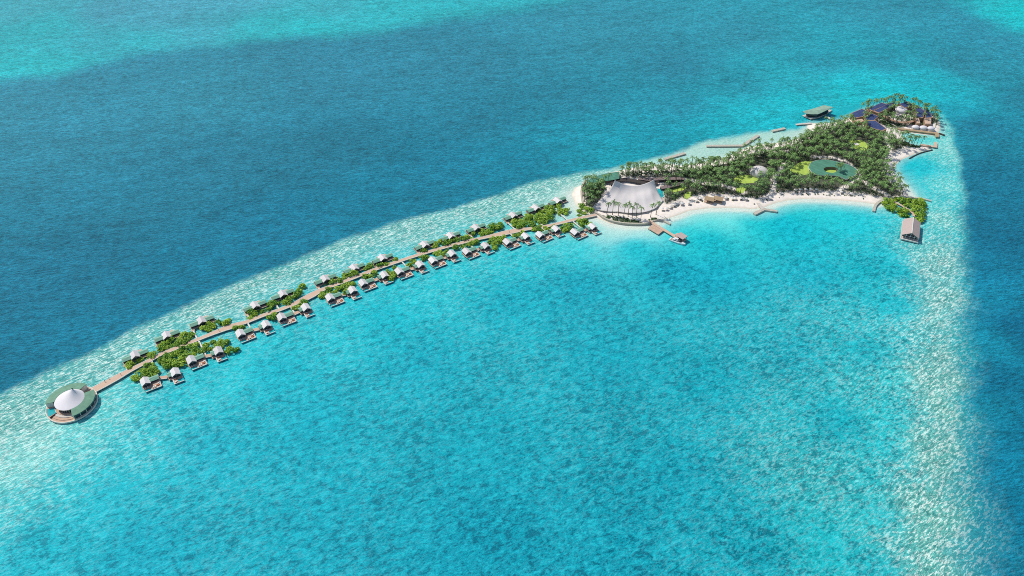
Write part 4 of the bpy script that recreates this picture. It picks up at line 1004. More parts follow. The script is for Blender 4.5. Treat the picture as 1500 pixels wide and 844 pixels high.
# two timber-roofed beach bars
for k, (pts, lab) in enumerate(((((1033, 293), (1034, 286.6), (1046, 289), (1045, 295)), 'left of the two tan timber-roofed beach pavilions on the south beach'), (((1047, 293), (1046, 287), (1058, 288), (1058.5, 294)), 'right of the two tan timber-roofed beach pavilions on the south beach'))):
    c_ = P(sum(p[0] for p in pts) / 4, sum(p[1] for p in pts) / 4, 4.5)
    t = thing('beach_pavilion', lab, 'pavilion', (c_.x, c_.y, 1.3), R(-22 if k == 0 else -20), 'tan beach pavilions')
    MB().gable(-4.3, 4.3, -3.2, 3.2, 3.0, 3.9, .2, axis='x').build('timber_roof', THATCH, t)
    MB().box(-3.6, 3.6, .6, 2.6, .2, 3.0).build('wall', WALL, t)
    for x in (-3.8, 0, 3.8): MB().tube((x, -2.7, -.3), (x, -2.7, 2.95), .12, n=6).build('post', WALL, t)
    MB().box(-4.1, 4.1, -2.9, 2.9, -.3, .2).build('deck', WOOD, t)

# ------------------------------------------------------------------ southeast pavilion
ridge_f, ridge_b = P(1335.8, 341.5, 8.6), P(1338.2, 318.3, 8.6)
c_ = (ridge_f + ridge_b) / 2
d = (ridge_b - ridge_f); rz = math.atan2(d.y, d.x) - math.pi / 2; HL = d.length / 2
sp = thing('overwater_hall', 'large gabled overwater hall with a pinkish shingle roof off the southeast point', 'hall', (c_.x, c_.y, 0), rz)
MB().gable(-7.0, 7.0, -HL, HL, 4.7, 8.6, .3).build('shingle_roof', PINKROOF, sp)
MB().box(-.35, .35, -HL - .1, HL + .1, 8.55, 8.75).build('ridge_cap', EDGE, sp)
mb = MB().add([(-6, HL - 1, 1.7), (6, HL - 1, 1.7), (6, -HL + 3, 1.7), (-6, -HL + 3, 1.7), (-6, HL - 1, 4.8), (6, HL - 1, 4.8), (6, -HL + 3, 4.8), (-6, -HL + 3, 4.8), (0, HL - 1, 8.1), (0, -HL + 3, 8.1)],
              [(0, 1, 2, 3), (0, 4, 8, 5, 1), (2, 6, 9, 7, 3), (1, 5, 6, 2), (3, 7, 4, 0), (4, 7, 9, 8), (5, 8, 9, 6)])
mb.build('wall', WALL, sp)
for x0 in (-5.2, -1.6, 2.0):
    MB().box(x0, x0 + 3.2, -HL + 2.9, -HL + 2.99, 1.9, 4.6).build('window', GLASSD, sp)
MB().box(-7.2, 7.2, -HL - 1.2, HL + 1.0, 1.3, 1.69).build('deck', WOODG, sp)
MB().box(-7.2, 7.2, -HL - 1.7, -HL - 1.22, .9, 1.95).build('edge_beam', CREAM, sp)
for x in (-6.6, -3.3, 0, 3.3, 6.6): MB().tube((x, -HL + .4, 1.7), (x, -HL + .4, 4.75 + (1 - abs(x) / 7) * 3.5), .16, n=6).build('gable_post', CREAM, sp)
mb = MB().box(-6.7, 6.7, -HL + .3, -HL + .5, 4.5, 4.75); mb.build('tie_beam', CREAM, sp)
_sl = sp.location.copy(); sp.location = (0, 0, 0)
pile_parts(sp, [(x, y) for x in (-6.5, -2, 2, 6.5) for y in (-HL, 0, HL)], .25, 1.29)
sp.location = _sl
bw2 = [(1299, 289.7), (1312.6, 296.7), (1322, 301.5), (1329.7, 306), (1334.5, 309.5), (1338, 312.8), (1339, 317)]
q = [P(x, y, 1.7).xy for x, y in bw2]
t = thing('mangrove_boardwalk', 'pale boardwalk through the mangroves from the island to the gabled overwater hall', 'boardwalk', (*q[2], 0))
mb = MB(); ribbon(mb, q, 2.0, 1.35, 1.68); mb.build('deck', WOODW, t, world=True)
pile_parts(t, resample(q, 5), .16, 1.34)

# ------------------------------------------------------------------ inland buildings
# grey shell roof
c_ = P(1111, 254.5, 1.5)
sh_ = thing('shell_stage', 'pale grey shell-shaped roof among the palms behind a lawn', 'pavilion', (c_.x, c_.y, 1.5), R(0))
mb = MB(); NA, NR = 36, 12
for i in range(NR + 1):
    ph = (math.pi / 2) * i / NR
    for k in range(NA + 1):
        a = R(360 * k / NA)
        mb.v.append((9.4 * math.cos(a) * math.sin(ph), 9.4 * math.sin(a) * math.sin(ph) * .9, 6.5 * math.cos(ph) ** .8 + .3))
for i in range(NR):
    for k in range(NA):
        a = i * (NA + 1) + k; mb.f.append((a, a + 1, a + NA + 2, a + NA + 1))
o = mb.build('shell_roof', TENT, sh_, smooth=True)
sl = o.modifiers.new('thick', 'SOLIDIFY'); sl.thickness = .25
MB().prism(arc(8.6, 0, 360, 32)[:-1], -.3, .35).build('stage_floor', WOOD, sh_)

# green ring building
def poly_ring(mb, out, inn, z0, z1):
    n = len(out)
    vs = [(p.x, p.y, z) for z in (z0, z1) for p in out] + [(p.x, p.y, z) for z in (z0, z1) for p in inn]
    fs = []
    for i in range(n):
        j = (i + 1) % n
        fs += [(n + i, n + j, 3 * n + j, 3 * n + i), (i, 2 * n + i, 2 * n + j, j), (i, j, n + j, n + i), (2 * n + i, 3 * n + i, 3 * n + j, 2 * n + j)]
    return mb.add(vs, fs)
def closed_samples(pts, z, n):
    q = [P(x, y, z).xy for x, y in pts]
    fine = resample(q + [q[0]], .01)[:-1]
    return fine, n
def by_angle(fine, c_, n):
    out = []
    ang = [math.atan2(p.y - c_.y, p.x - c_.x) for p in fine]
    for k in range(n):
        a = -math.pi + 2 * math.pi * (k + .5) / n
        best = min(range(len(fine)), key=lambda i: abs((ang[i] - a + math.pi) % (2 * math.pi) - math.pi))
        out.append(fine[best].copy())
    return out
ring_out = [(1184.5, 246), (1188, 238.5), (1199, 234.5), (1213, 234.5), (1229, 237.5), (1243, 241.5), (1252, 246), (1256, 250.5), (1253, 256.5), (1245, 260), (1240, 263), (1235, 261), (1224, 257.5), (1205, 257), (1192, 255)]
ring_in = [(1207, 246.5), (1212, 244.6), (1222, 244.8), (1226, 247), (1226, 251), (1220, 253.2), (1211, 252), (1207, 249)]
ch = P(1216.5, 248.7, 4.8).xy
fo, _ = closed_samples(ring_out, 4.8, 0); fi, _ = closed_samples(ring_in, 4.8, 0)
NO = by_angle(fo, ch, 56); NI = by_angle(fi, ch, 56)
rb = thing('ring_building', 'low building with a sweeping green roof pierced by a courtyard, between palms and lawn', 'building', (ch.x, ch.y, 1.5))
poly_ring(MB(), NO, NI, 4.5, 4.85).build('green_roof', TEAL_ROOF, rb, world=True)
NO2 = [a.lerp(b, .07) for a, b in zip(NO, NI)]; NI2 = [a.lerp(b, .97) for a, b in zip(NO, NI)]
poly_ring(MB(), NO2, NI2, 1.3, 4.49).build('wall', WALL, rb, world=True)
poly_ring(MB(), [a.lerp(b, -.012) for a, b in zip(NO, NI)], [a.lerp(b, .001) for a, b in zip(NO, NI)], 4.4, 4.95).build('roof_edge', EDGE, rb, world=True)
MB().prism([(p.x, p.y) for p in NI2], 1.3, 1.9).build('courtyard_lawn', LAWN, rb, world=True)

# overwater green-roofed pavilion on the north side
gp = thing('overwater_pavilion', 'overwater pavilion with a swept olive-green roof off the north corner of the island', 'pavilion', (*P(1198, 166, 1).xy, 0))
dk = [(1175.2, 169.3), (1187.5, 174.6), (1201, 172), (1213, 166), (1219, 161), (1205, 160), (1190, 164)]
MB().prism(PL(dk, 1.6), 1.1, 1.6).build('deck', WOODG, gp, world=True)
rf = [(1175.8, 163.2, 6.5), (1193, 158.6, 7), (1207, 154, 7), (1221, 157, 8.5), (1211, 161.5, 7.4), (1201.5, 166, 6.6), (1198, 167.3, 6.4), (1189, 167.3, 6), (1180.7, 166.5, 6)]
q = [P(*a) for a in rf]
mb = MB(); cx_ = sum((p for p in q), Vector()) / len(q); cx_.z += .8
n = len(q)
for dz in (0, -.35):
    mb.v += [(p.x, p.y, p.z + dz) for p in q] + [(cx_.x, cx_.y, cx_.z + dz)]
for i in range(n):
    j = (i + 1) % n
    mb.f += [(i, j, n), (n + 1 + j, n + 1 + i, 2 * n + 1), (j, i, n + 1 + i, n + 1 + j)]
mb.build('swept_roof', GREEN_GREY, gp, world=True)
wq = [p.lerp(cx_, .28) for p in q]
MB().prism([(p.x, p.y) for p in wq], 1.61, [p.z - .7 for p in wq]).build('wall', GLASSD, gp, world=True)
pile_parts(gp, [P(a[0], a[1], 1).xy.lerp(P(1198, 166, 1).xy, .1) for a in dk], .25, 1.09)
mb = MB(); ribbon(mb, [P(1209, 170, 1.5).xy, P(1216, 173.6, 1.5).xy], 2.6, 1.1, 1.55); mb.build('bridge', EDGE, gp, world=True)

# clay-walled lodge buildings with blue panel roofs on the north cape
blue = [([(1246, 166.5), (1262, 161), (1272, 164), (1264, 170.5), (1252, 172.5)], 6.5, 'westernmost clay-walled building with a blue panel roof on the north cape'),
        ([(1267, 172), (1276, 167), (1287, 171), (1280, 176), (1269.5, 176)], 7.5, 'clay-walled building with a six-sided blue roof left of the palm court'),
        ([(1267, 178.5), (1282, 178), (1299, 188.6), (1293, 191), (1279, 188), (1271, 184)], 6.5, 'clay-walled building with a long blue roof nearest the palm forest'),
        ([(1272, 159), (1291, 151.8), (1300, 154), (1277, 162)], 7.5, 'narrow clay-walled building with a blue roof strip on the rear shore of the north cape'),
        ([(1279, 162.5), (1301, 153), (1310, 151.5), (1303, 158), (1287, 165)], 8, 'clay-walled building with a blue roof leading to the central palm court'),
        ([(1341, 161), (1345, 157), (1354, 163), (1352.5, 172), (1343, 171)], 7, 'clay-walled building with a steep blue roof right of the palm court'),
        ([(1354.5, 164.5), (1360, 162.5), (1366, 171.6), (1356, 172.5)], 6.5, 'rightmost clay-walled building with a blue roof on the north cape'),
        ([(1316, 153), (1330, 150), (1337, 154), (1326, 157.5)], 7, 'clay-walled building with a blue roof behind the white dome')]
for pts, z, lab in blue:
    q = [P(x, y, z) for x, y in pts]
    c_ = sum((p for p in q), Vector()) / len(q)
    t = thing('lodge', lab, 'building', (c_.x, c_.y, 1.5), 0, 'blue-roofed lodge buildings')
    far = max(p.y for p in q); near = min(p.y for p in q)
    zz = [z - .9 + 1.8 * (p.y - near) / (far - near + .01) for p in q]
    MB().prism([(p.x, p.y) for p in q], .8, zz).build('wall', BROWN, t, world=True)
    r1 = [p.lerp(c_, -.03) for p in q]
    MB().prism([(p.x, p.y) for p in r1], [k + .002 for k in zz], [k + .3 for k in zz]).build('roof_border', BROWN, t, world=True)
    r2 = [p.lerp(c_, .10) for p in q]
    MB().prism([(p.x, p.y) for p in r2], [k + .31 for k in zz], [k + .42 for k in zz]).build('solar_roof', BLUEP, t, world=True)
walls = [([(1268, 160.5), (1283, 165.5), (1300, 161), (1297, 156), (1284, 158)], 6.2, 'open clay-coloured roof terrace between the blue roofs'),
         ([(1341, 173), (1346, 172.5), (1348, 181), (1343, 181)], 6, 'tall clay-coloured wall block left of the two right blue roofs'),
         ([(1353, 173.5), (1364, 173.5), (1364, 182), (1355, 182)], 5.5, 'clay-coloured wall block at the right end of the lodge'),
         ([(1249, 174), (1262, 173), (1266, 177.5), (1260, 180), (1252, 178)], 4.2, 'low clay-coloured terrace building at the left foot of the lodge')]
for pts, z, lab in walls:
    q = [P(x, y, z) for x, y in pts]; c_ = sum((p for p in q), Vector()) / len(q)
    t = thing('terrace_block', lab, 'building', (c_.x, c_.y, 1.5))
    MB().prism([(p.x, p.y) for p in q], .8, z).build('wall', BROWN, t, world=True)
    MB().prism([(p.x, p.y) for p in [a.lerp(c_, .12) for a in q]], z + .003, z + .25).build('roof_slab', WOODW, t, world=True)
# curved pergola of posts around the palm court
pg = sm_px([(1294, 170), (1300, 174), (1310, 178), (1320, 180), (1331, 180), (1339, 177)], 4, 20)
t = thing('curved_pergola', 'curved clay-coloured colonnade in front of the palm court on the north cape', 'colonnade', (*pg[10], 1.5))
mb = MB(); ribbon(mb, pg, 3.2, 4.4, 4.8); mb.build('roof', BROWN, t, world=True)
for p in pg: MB().tube((p.x, p.y, .8), (p.x, p.y, 4.39), .35, n=6).build('column', WOODW, t, world=True)
# domes
def dome(name, px, py, r, h, lab, grp=None, sq=1.0, mat=TENTW):
    c_ = P(px, py, 1.4)
    t = thing(name, lab, 'dome tent', (c_.x, c_.y, 1.4), 0, grp)
    mb = MB(); NA, NR = 28, 8
    for i in range(NR + 1):
        ph = math.pi / 2 * i / NR
        for k in range(NA):
            a = 2 * math.pi * k / NA
            mb.v.append((r * math.sin(ph) * math.cos(a), r * sq * math.sin(ph) * math.sin(a), h * (math.cos(ph) * .55 + .45)))
    for i in range(NR):
        for k in range(NA): mb.f.append((i * NA + k, i * NA + (k + 1) % NA, (i + 1) * NA + (k + 1) % NA, (i + 1) * NA + k))
    mb.build('dome_roof', mat, t, smooth=True)
    MB().prism([(r * .93 * math.cos(2 * math.pi * k / 24), r * .93 * sq * math.sin(2 * math.pi * k / 24)) for k in range(24)], -.6, h * .44).build('wall', CREAM, t)
    return t
dome('white_dome', 1319, 163.5, 6.5, 5, 'round white dome in the middle of the palm court on the north cape')
for k, (x, y) in enumerate(((1340.5, 188.5), (1352, 189.3), (1363, 190.3))):
    dome('beach_dome', x, y, 3.9, 3.6, f'{["left", "middle", "right"][k]} of the three white domed tents behind the straight beach deck', 'white domed beach tents', .8)
bd = thing('beach_deck', 'long straight timber deck edging the inlet in front of the three domed tents', 'deck', (*P(1345, 192).xy, 0))
mb = MB(); ribbon(mb, [P(1315, 188, 1.9).xy, P(1345, 191.8, 1.9).xy, P(1374, 195.3, 1.9).xy], 3.4, .6, 1.9); mb.build('deck', THATCH, bd, world=True)
MB().prism([P(1369.5, 194, 2).xy, P(1375, 194.5, 2).xy, P(1376, 200.3, 2).xy, P(1371, 200.3, 2).xy], .7, 1.95).build('landing', THATCH, bd, world=True)
strip_thing('groyne', 'short dark stone groyne at the right end of the straight beach deck', 'groyne', [(1375.5, 194.8), (1383.8, 197.8)], 2.0, -1, 1.0, DARK, smooth=False)
lj = thing('beach_jetty', 'L-shaped timber jetty at the tip of the eastern sand spit', 'jetty', (*P(1370, 214).xy, 0))
mb = MB(); ribbon(mb, [P(1349, 211.7, 1.6).xy, P(1360, 213.4, 1.6).xy, P(1373, 215.2, 1.6).xy], 2.8, .8, 1.6); mb.build('walk_deck', WOODW, lj, world=True)
MB().prism([P(1368, 208.3, 1.7).xy, P(1372, 208.3, 1.7).xy, P(1373.3, 214, 1.7).xy, P(1369, 214, 1.7).xy], .9, 1.65).build('landing', WOODW, lj, world=True)

# ------------------------------------------------------------------ beach parasols
def make_parasol():
    t = thing('beach_parasol', 'x', 'parasol')
    MB().tube((0, 0, -.3), (0, 0, 2.5), .06, n=6).build('pole', WALL, t)
    mb = MB(); n = 12
    mb.v = [(1.6 * math.cos(2 * math.pi * k / n), 1.6 * math.sin(2 * math.pi * k / n), 2.05) for k in range(n)] + [(0, 0, 2.75)] + [(0, 0, 2.6)]
    mb.f = [(k, (k + 1) % n, n) for k in range(n)] + [((k + 1) % n, k, n + 1) for k in range(n)]
    mb.build('canopy', CREAM, t)
    return t
pproto = make_parasol(); first = True
par_px = [(970, 309), (976, 308.5), (981.5, 306), (987, 303.5), (998.5, 301), (1009, 300), (1020, 296.5), (1025.5, 293.7), (1063, 293), (1072.5, 293.5), (1076.5, 293.5), (1084.7, 293.5), (1092.7, 294.3), (1128, 292.5), (1165, 281.5), (1172.5, 281), (1180, 281), (1187, 280.5), (1195, 281), (1232, 284.2), (1245, 286.5)]
for k, (x, y) in enumerate(par_px):
    o = pproto if first else copy_tree(pproto); first = False
    p = P(x, y - 1.3, 1.5); o.location = (p.x, p.y, gz(p.x, p.y)); o.rotation_euler = (0, 0, random.random())
    tag(o, f'cream beach parasol, {ordn(k)} from the left along the south beach', 'parasol', 'parasols along the south beach')
    for s in (-1, 1):
        l = copy_tree(lproto); q = (p.x + s * .9 + .4, p.y - 1.0)
        l.location = (*q, gz(*q) + .02); l.rotation_euler = (0, 0, R(180 + random.uniform(-12, 12)))
        tag(l, f'cream sun lounger under the {ordn(k)} south beach parasol from the left', 'sun lounger', f'sun loungers under the {ordn(k)} beach parasol')

# ------------------------------------------------------------------ people on the boardwalk
def body_mesh(stride):
    v = [(0, 0, .95), (0, 0, 1.15), (0, 0, 1.42), (0, 0, 1.52), (0, .01, 1.66), (.1, 0, .9), (.11, stride * .5, .5), (.11, stride * .55 - .1, .08), (.11, stride * .55 + .04, .04), (-.1, 0, .9), (-.11, -stride * .4, .5), (-.11, -stride * .8, .1), (-.11, -stride * .8 + .14, .04),
         (.19, 0, 1.4), (.25, -stride * .3, 1.15), (.24, -stride * .2, .9), (.235, -stride * .1, .8), (-.19, 0, 1.4), (-.25, stride * .3, 1.15), (-.24, stride * .5, .9), (-.235, stride * .6, .8)]
    e = [(0, 1), (1, 2), (2, 3), (3, 4), (0, 5), (5, 6), (6, 7), (7, 8), (0, 9), (9, 10), (10, 11), (11, 12), (2, 13), (13, 14), (14, 15), (15, 16), (2, 17), (17, 18), (18, 19), (19, 20)]
    rad = [.15, .14, .16, .06, .11, .1, .065, .05, .045, .1, .065, .05, .045, .06, .045, .036, .03, .06, .045, .036, .03]
    me = bpy.data.meshes.new('person_body'); me.from_pydata(v, e, [])
    o = bpy.data.objects.new('tmp', me); COL.objects.link(o)
    md = o.modifiers.new('skin', 'SKIN'); sb = o.modifiers.new('sub', 'SUBSURF'); sb.levels = 1; sb.render_levels = 1
    for i, r_ in enumerate(rad): me.skin_vertices[0].data[i].radius = (r_, r_)
    me.skin_vertices[0].data[0].use_root = True
    dg = bpy.context.evaluated_depsgraph_get(); dg.update()
    out = bpy.data.meshes.new_from_object(o.evaluated_get(dg))
    bpy.data.objects.remove(o)
    out.materials.clear()
    for mm in (SKIN, SHIRT): out.materials.append(mm)
    for p in out.polygons:
        p.material_index = 1 if (.15 < p.center.z < 1.46 and not (abs(p.center.x) > .2 and p.center.z < 1.1)) else 0
    out.polygons.foreach_set('use_smooth', [True] * len(out.polygons))
    return out
bm1 = body_mesh(.28)
for k, (x, y, rz_, lab) in enumerate(((154, 559.5, .9, 'person in dark clothes on the boardwalk, the one nearest the round pavilion'), (160, 555.5, 1.1, 'person in dark clothes on the boardwalk, second nearest the round pavilion'), (177.5, 549.5, 2.2, 'person in dark clothes standing at the rear edge where the boardwalk narrows'), (321, 485, 1, 'person in dark clothes on the widened boardwalk deck above the fourth lagoon-row villa'), (746, 340.5, -1, 'person in dark clothes on the widest boardwalk deck near the island'))):
    p = P(x, y, WZ)
    o = bpy.data.objects.new('person', bm1); COL.objects.link(o); o.location = (p.x, p.y, WZ + .005); o.rotation_euler = (0, 0, rz_)
    tag(o, lab, 'person', 'people on the boardwalk')
    mb = MB()
    for i in range(5):
        for j in range(8):
            ph = math.pi / 2 * i / 4 * 1.1; a = 2 * math.pi * j / 8
            mb.v.append((.125 * math.sin(ph) * math.cos(a), -.02 + .125 * math.sin(ph) * math.sin(a), 1.67 + .13 * math.cos(ph)))
    for i in range(4):
        for j in range(8): mb.f.append((i * 8 + j, i * 8 + (j + 1) % 8, i * 8 + 8 + (j + 1) % 8, i * 8 + 8 + j))
    mb.build('hair', HAIR, o, smooth=True)

# ------------------------------------------------------------------ palms
def palm_parts(seed, H, CR, lean):
    rr = random.Random(seed)
    tr = MB(); n = 6; segs = 5
    la = rr.uniform(0, 6.28); top = Vector((lean * math.cos(la), lean * math.sin(la), H))
    ring = []
    for i in range(segs + 1):
        t = i / segs; c_ = Vector((top.x * t * t, top.y * t * t, H * t)); r_ = .26 * (1 - t) + .13 * t + (.12 if i == 0 else 0)
        for k in range(n):
            a = 2 * math.pi * k / n; tr.v.append((c_.x + r_ * math.cos(a), c_.y + r_ * math.sin(a), c_.z - (.5 if i == 0 else 0)))
    for i in range(segs):
        for k in range(n): tr.f.append((i * n + k, i * n + (k + 1) % n, (i + 1) * n + (k + 1) % n, (i + 1) * n + k))
    cr = MB()
    nf = 12
    for f in range(nf):
        az = 2 * math.pi * f / nf * 1.0 + rr.uniform(-.25, .25)
        L = CR * rr.uniform(.85, 1.12)
        up = rr.choice((.95, .6, .35, .1)) + rr.uniform(-.1, .1)
        dr = rr.uniform(.75, 1.05)
        ca, sa = math.cos(az), math.sin(az)
        def pt(t):
            return L * t * (1 - .12 * t), L * (up * t - dr * t * t)
        st = 6
        P_ = [pt(i / st) for i in range(st + 1)]
        def W(rad, side, z): return (top.x + rad * ca - side * sa, top.y + rad * sa + side * ca, top.z + z)
        for i in range(st):
            t = (i + .5) / st
            wl = CR * .25 * (math.sin(math.pi * min(1, t * .85 + .12)) ** .7)
            (r0, z0), (r1, z1) = P_[i], P_[i + 1]
            for s in (-1, 1):
                b0 = len(cr.v)
                cr.v += [W(r0, 0, z0), W(r1, 0, z1), W(r1 + .18 * CR * (1 - .4 * t), s * wl, z1 - wl * .55)]
                cr.f.append((b0, b0 + 1, b0 + 2) if s > 0 else (b0 + 1, b0, b0 + 2))
    return tr, cr
def weld_fronds(cr): return cr
variants = []
for k in range(6):
    tr, cr = palm_parts(100 + k, [10.0, 11.6, 9.0, 12.2, 10.6, 8.0][k], [3.2, 3.0, 3.3, 2.9, 3.2, 3.1][k], [.6, 1.4, .3, 1.0, 2.0, .8][k])
    variants.append((tr, cr))
pm = []
for k, (tr, cr) in enumerate(variants):
    t = thing('coconut_palm', 'x', 'palm tree')
    a = tr.build('trunk', TRUNK, t, smooth=True); b = cr.build('crown', PALM, t)
    pm.append(t)
used_v = [False] * 6
def palm(x, y, label, group, k=None, s=None, z=None):
    k = random.randrange(6) if k is None else k
    o = pm[k] if not used_v[k] else copy_tree(pm[k]); used_v[k] = True
    s = s or random.uniform(.85, 1.12)
    o.location = (x, y, gz(x, y) if z is None else z); o.rotation_euler = (0, 0, random.uniform(0, 6.28)); o.scale = (s, s, s)
    tag(o, label, 'palm tree', group)
    return o
npalm = 0
LM = [((975, 285), 'the pool beside the tent'), ((990, 275), 'the bright lawn right of the tent'), ((1046, 290), 'the two tan beach pavilions'), ((1111, 252), 'the grey shell roof'), ((1092, 263), 'the lawn before the shell roof'), ((1118, 298), 'the root of the Y-shaped jetty'),
      ((1172, 246), 'the lawn left of the green ring roof'), ((1200, 262), 'the front edge of the green ring roof'), ((1248, 258), 'the right tip of the green ring roof'), ((1285, 292), 'the curved groyne'), ((1315, 250), 'the east beach'), ((1258, 213), 'the northern bright lawn'), ((1150, 285), 'the small bend of the south beach'),
      ((1225, 284), 'the right half of the south beach'), ((1320, 284), 'the mangroves of the southeast point'), ((1055, 262), 'the left end of the lawn before the shell roof'), ((1020, 285), 'the beach left of the tan pavilions'), ((1085, 287), 'the beach left of the Y-shaped jetty'), ((1280, 272), 'the inland path of the southeast grove')]
LMW = [(P(*a, 1.5).xy, b) for a, b in LM]
LM2 = [((988, 228), 'the short breakwater'), ((1060, 213), 'the left arm of the bent breakwater'), ((1105, 202), 'the right arm of the bent breakwater'), ((1140, 190), 'the small third breakwater'), ((1185, 185), 'the square sand corner'), ((930, 255), 'the rear of the tent'), ((880, 262), 'the teal crescent roof'), ((1025, 232), 'the gap between two breakwaters')]
LM2W = [(P(*a, 1.5).xy, b) for a, b in LM2]
LM3 = [((1252, 168), 'the westernmost blue roof'), ((1276, 172), 'the six-sided blue roof'), ((1285, 158), 'the rear blue roof strip'), ((1305, 155), 'the long rear blue roof'), ((1319, 163), 'the white dome'), ((1347, 165), 'the steep right blue roof'), ((1360, 168), 'the rightmost blue roof'), ((1310, 178), 'the curved colonnade'), ((1345, 184), 'the domed beach tents'), ((1330, 153), 'the blue roof behind the dome')]
LM3W = [(P(*a, 1.5).xy, b) for a, b in LM3]
def nearest(x, y, L_): return min(L_, key=lambda q: (q[0] - Vector((x, y))).length)[1]
def side(x, y, L_):
    q = min(L_, key=lambda q: (q[0] - Vector((x, y))).length)
    d = Vector((x, y)) - q[0]
    w_ = ('right of ' if d.x > 0 else 'left of ') if abs(d.x) > abs(d.y) else ('behind ' if d.y > 0 else 'in front of ')
    return w_ + q[1]
def part_of(p, cen):
    d = p - cen
    return ('right' if d.x > 0 else 'left') if abs(d.x) > abs(d.y) * 1.3 else ('rear' if d.y > 0 else 'front')
# row in front of the tent
for i, (x, y) in enumerate([(889, 313), (897, 314), (905.5, 315.5), (913.5, 318), (920, 316.5), (926, 319), (932, 317.5), (938.6, 322), (953, 317.5), (961, 313.5)]):
    p = P(x, y, 1.8)
    palm(p.x, p.y, f'tall slender palm before the big tent, {ordn(i)} from the left', 'palms in front of the tent', k=[1, 3, 3, 1, 3, 1, 3, 3, 1, 3][i], s=1.12); npalm += 1
def crown_palms(lst, z, label, group):
    global npalm
    for x, y in lst:
        p = P(x, y, z)
        lb_ = label + ', ' + side(p.x, p.y, LM3W if 'cape' in label else LM2W) if ('cape' in label or 'shallows' in label) else label
        palm(p.x, p.y, lb_, group, k=random.choice([0, 1, 3, 4]), z=max(.2, gz(p.x, p.y)), s=random.uniform(.88, 1.02)); npalm += 1
cape_fringe = [(1260 + x / 9.38, 130 + y / 9.38) for x, y in [(35, 200), (120, 190), (180, 185), (245, 165), (295, 140), (335, 140), (385, 140), (450, 130), (480, 105), (525, 120), (570, 115), (620, 125), (710, 165), (835, 185), (900, 230), (920, 280), (990, 300), (1030, 340), (1075, 430), (1045, 375)]]
crown_palms(cape_fringe, 9.5, 'palm lining the rear cape shore', 'palms lining the rear shore of the north cape')
north_fringe = [(960 + x / 15, 210 + y / 15) for x, y in [(125, 430), (265, 430), (380, 410), (540, 420), (490, 480), (825, 390), (925, 415), (1055, 360), (1160, 340), (1230, 380), (1385, 325), (1330, 400), (75, 560)]] + \
    [(1000 + x / 5.77, 190 + y / 5.77) for x, y in [(410, 195), (530, 135), (480, 180), (575, 115), (655, 105), (760, 95), (830, 90), (880, 95), (940, 90), (975, 90), (1010, 90), (1060, 65), (1085, 45), (630, 140), (710, 130), (1130, 20)]] + \
    [(820 + x / 5.77, 220 + y / 5.77) for x, y in [(600, 130), (650, 110), (565, 150), (740, 125), (770, 110), (520, 180), (690, 160), (235, 245), (410, 230)]]
crown_palms(north_fringe, 9.5, 'palm against the pale northern shallows', 'palms on the northern shore')
crown_palms([(1260 + x / 15, 180 + y / 15) for x, y in [(1130, 290), (1240, 310), (1395, 310), (1180, 350), (1290, 370), (1040, 330), (1060, 400)]], 9.5, 'palm on the sand beside the eastern inlet', 'palms beside the eastern inlet')
crown_palms([(1180 + x / 5.41, 210 + y / 5.41) for x, y in [(745, 290), (790, 345), (735, 250), (760, 350), (700, 215), (665, 130), (690, 180), (640, 215), (610, 245), (720, 330)]], 9.5, 'palm on the white sand of the east beach', 'palms on the east beach')
crown_palms([(1229, 243), (1232, 247), (1226, 246.5), (1234, 243.5)], 9.0, 'palm rising by the courtyard of the green ring roof', 'palms by the ring roof')
# scatter in polygons
excl = [v for v in lawn_px.values()]
excl += [ring_out, ring_in, [(1099, 256), (1099, 248), (1106, 240), (1118, 238), (1128, 245), (1120, 254), (1108, 258)], [(868, 306), (884, 285), (900, 262), (929, 270), (958, 261), (968, 280), (974, 296), (950, 312), (905, 312)],
         [(962, 276), (974, 280), (974, 290), (966, 291)], [(893, 266), (915, 259), (960, 265), (1002, 259), (1002, 265), (960, 270), (895, 272)]]
excl += [q for q, _, _ in blue] + [q for q, _, _ in walls]
excl += [[(1312, 158), (1327, 158), (1327, 168), (1312, 168)], [(1333, 183), (1370, 183), (1370, 194), (1333, 194)]]
excl += [[(1031, 285), (1060, 285), (1060, 295), (1031, 296)]]
path_segs = []
for pp_ in paths_px:
    q = PL(pp_, 1.5); path_segs += list(zip(q, q[1:]))
def near_path(p, dd):
    for a, b in path_segs:
        e = b - a; t = max(0, min(1, (p - a).dot(e) / e.length_squared))
        if (p - a - e * t).length < dd: return True
    return False
gridp = {}
def free(p, dmin):
    c0 = (int(p.x // dmin), int(p.y // dmin))
    for i in (-1, 0, 1):
        for j in (-1, 0, 1):
            for q in gridp.get((c0[0] + i, c0[1] + j, dmin), []):
                if (q - p).length < dmin: return False
    gridp.setdefault((*c0, dmin), []).append(p); return True
def scatter(poly, dmin, tries, zc=9.5, base_excl=True, use_path=True):
    xs_ = [p[0] for p in poly]; ys_ = [p[1] for p in poly]; out = []
    for _ in range(tries):
        p = Vector((random.uniform(min(xs_), max(xs_)), random.uniform(min(ys_), max(ys_))))
        if not inpoly(p, poly): continue
        if use_path and near_path(p, 1.6): continue
        pb = PX((p.x, p.y, 1.5)); pc = PX((p.x, p.y, zc))
        if any(inpoly(pb, e) or inpoly(pc, e) or inpoly((pc[0], pc[1] - 2.5), e) for e in excl): continue
        if free(p, dmin): out.append(p)
    return out
pf_ = scatter(forestW, 4.0, 80000)
pw = scatter(westW, 3.6, 3000)
pc_ = scatter(capeW, 4.7, 4000)
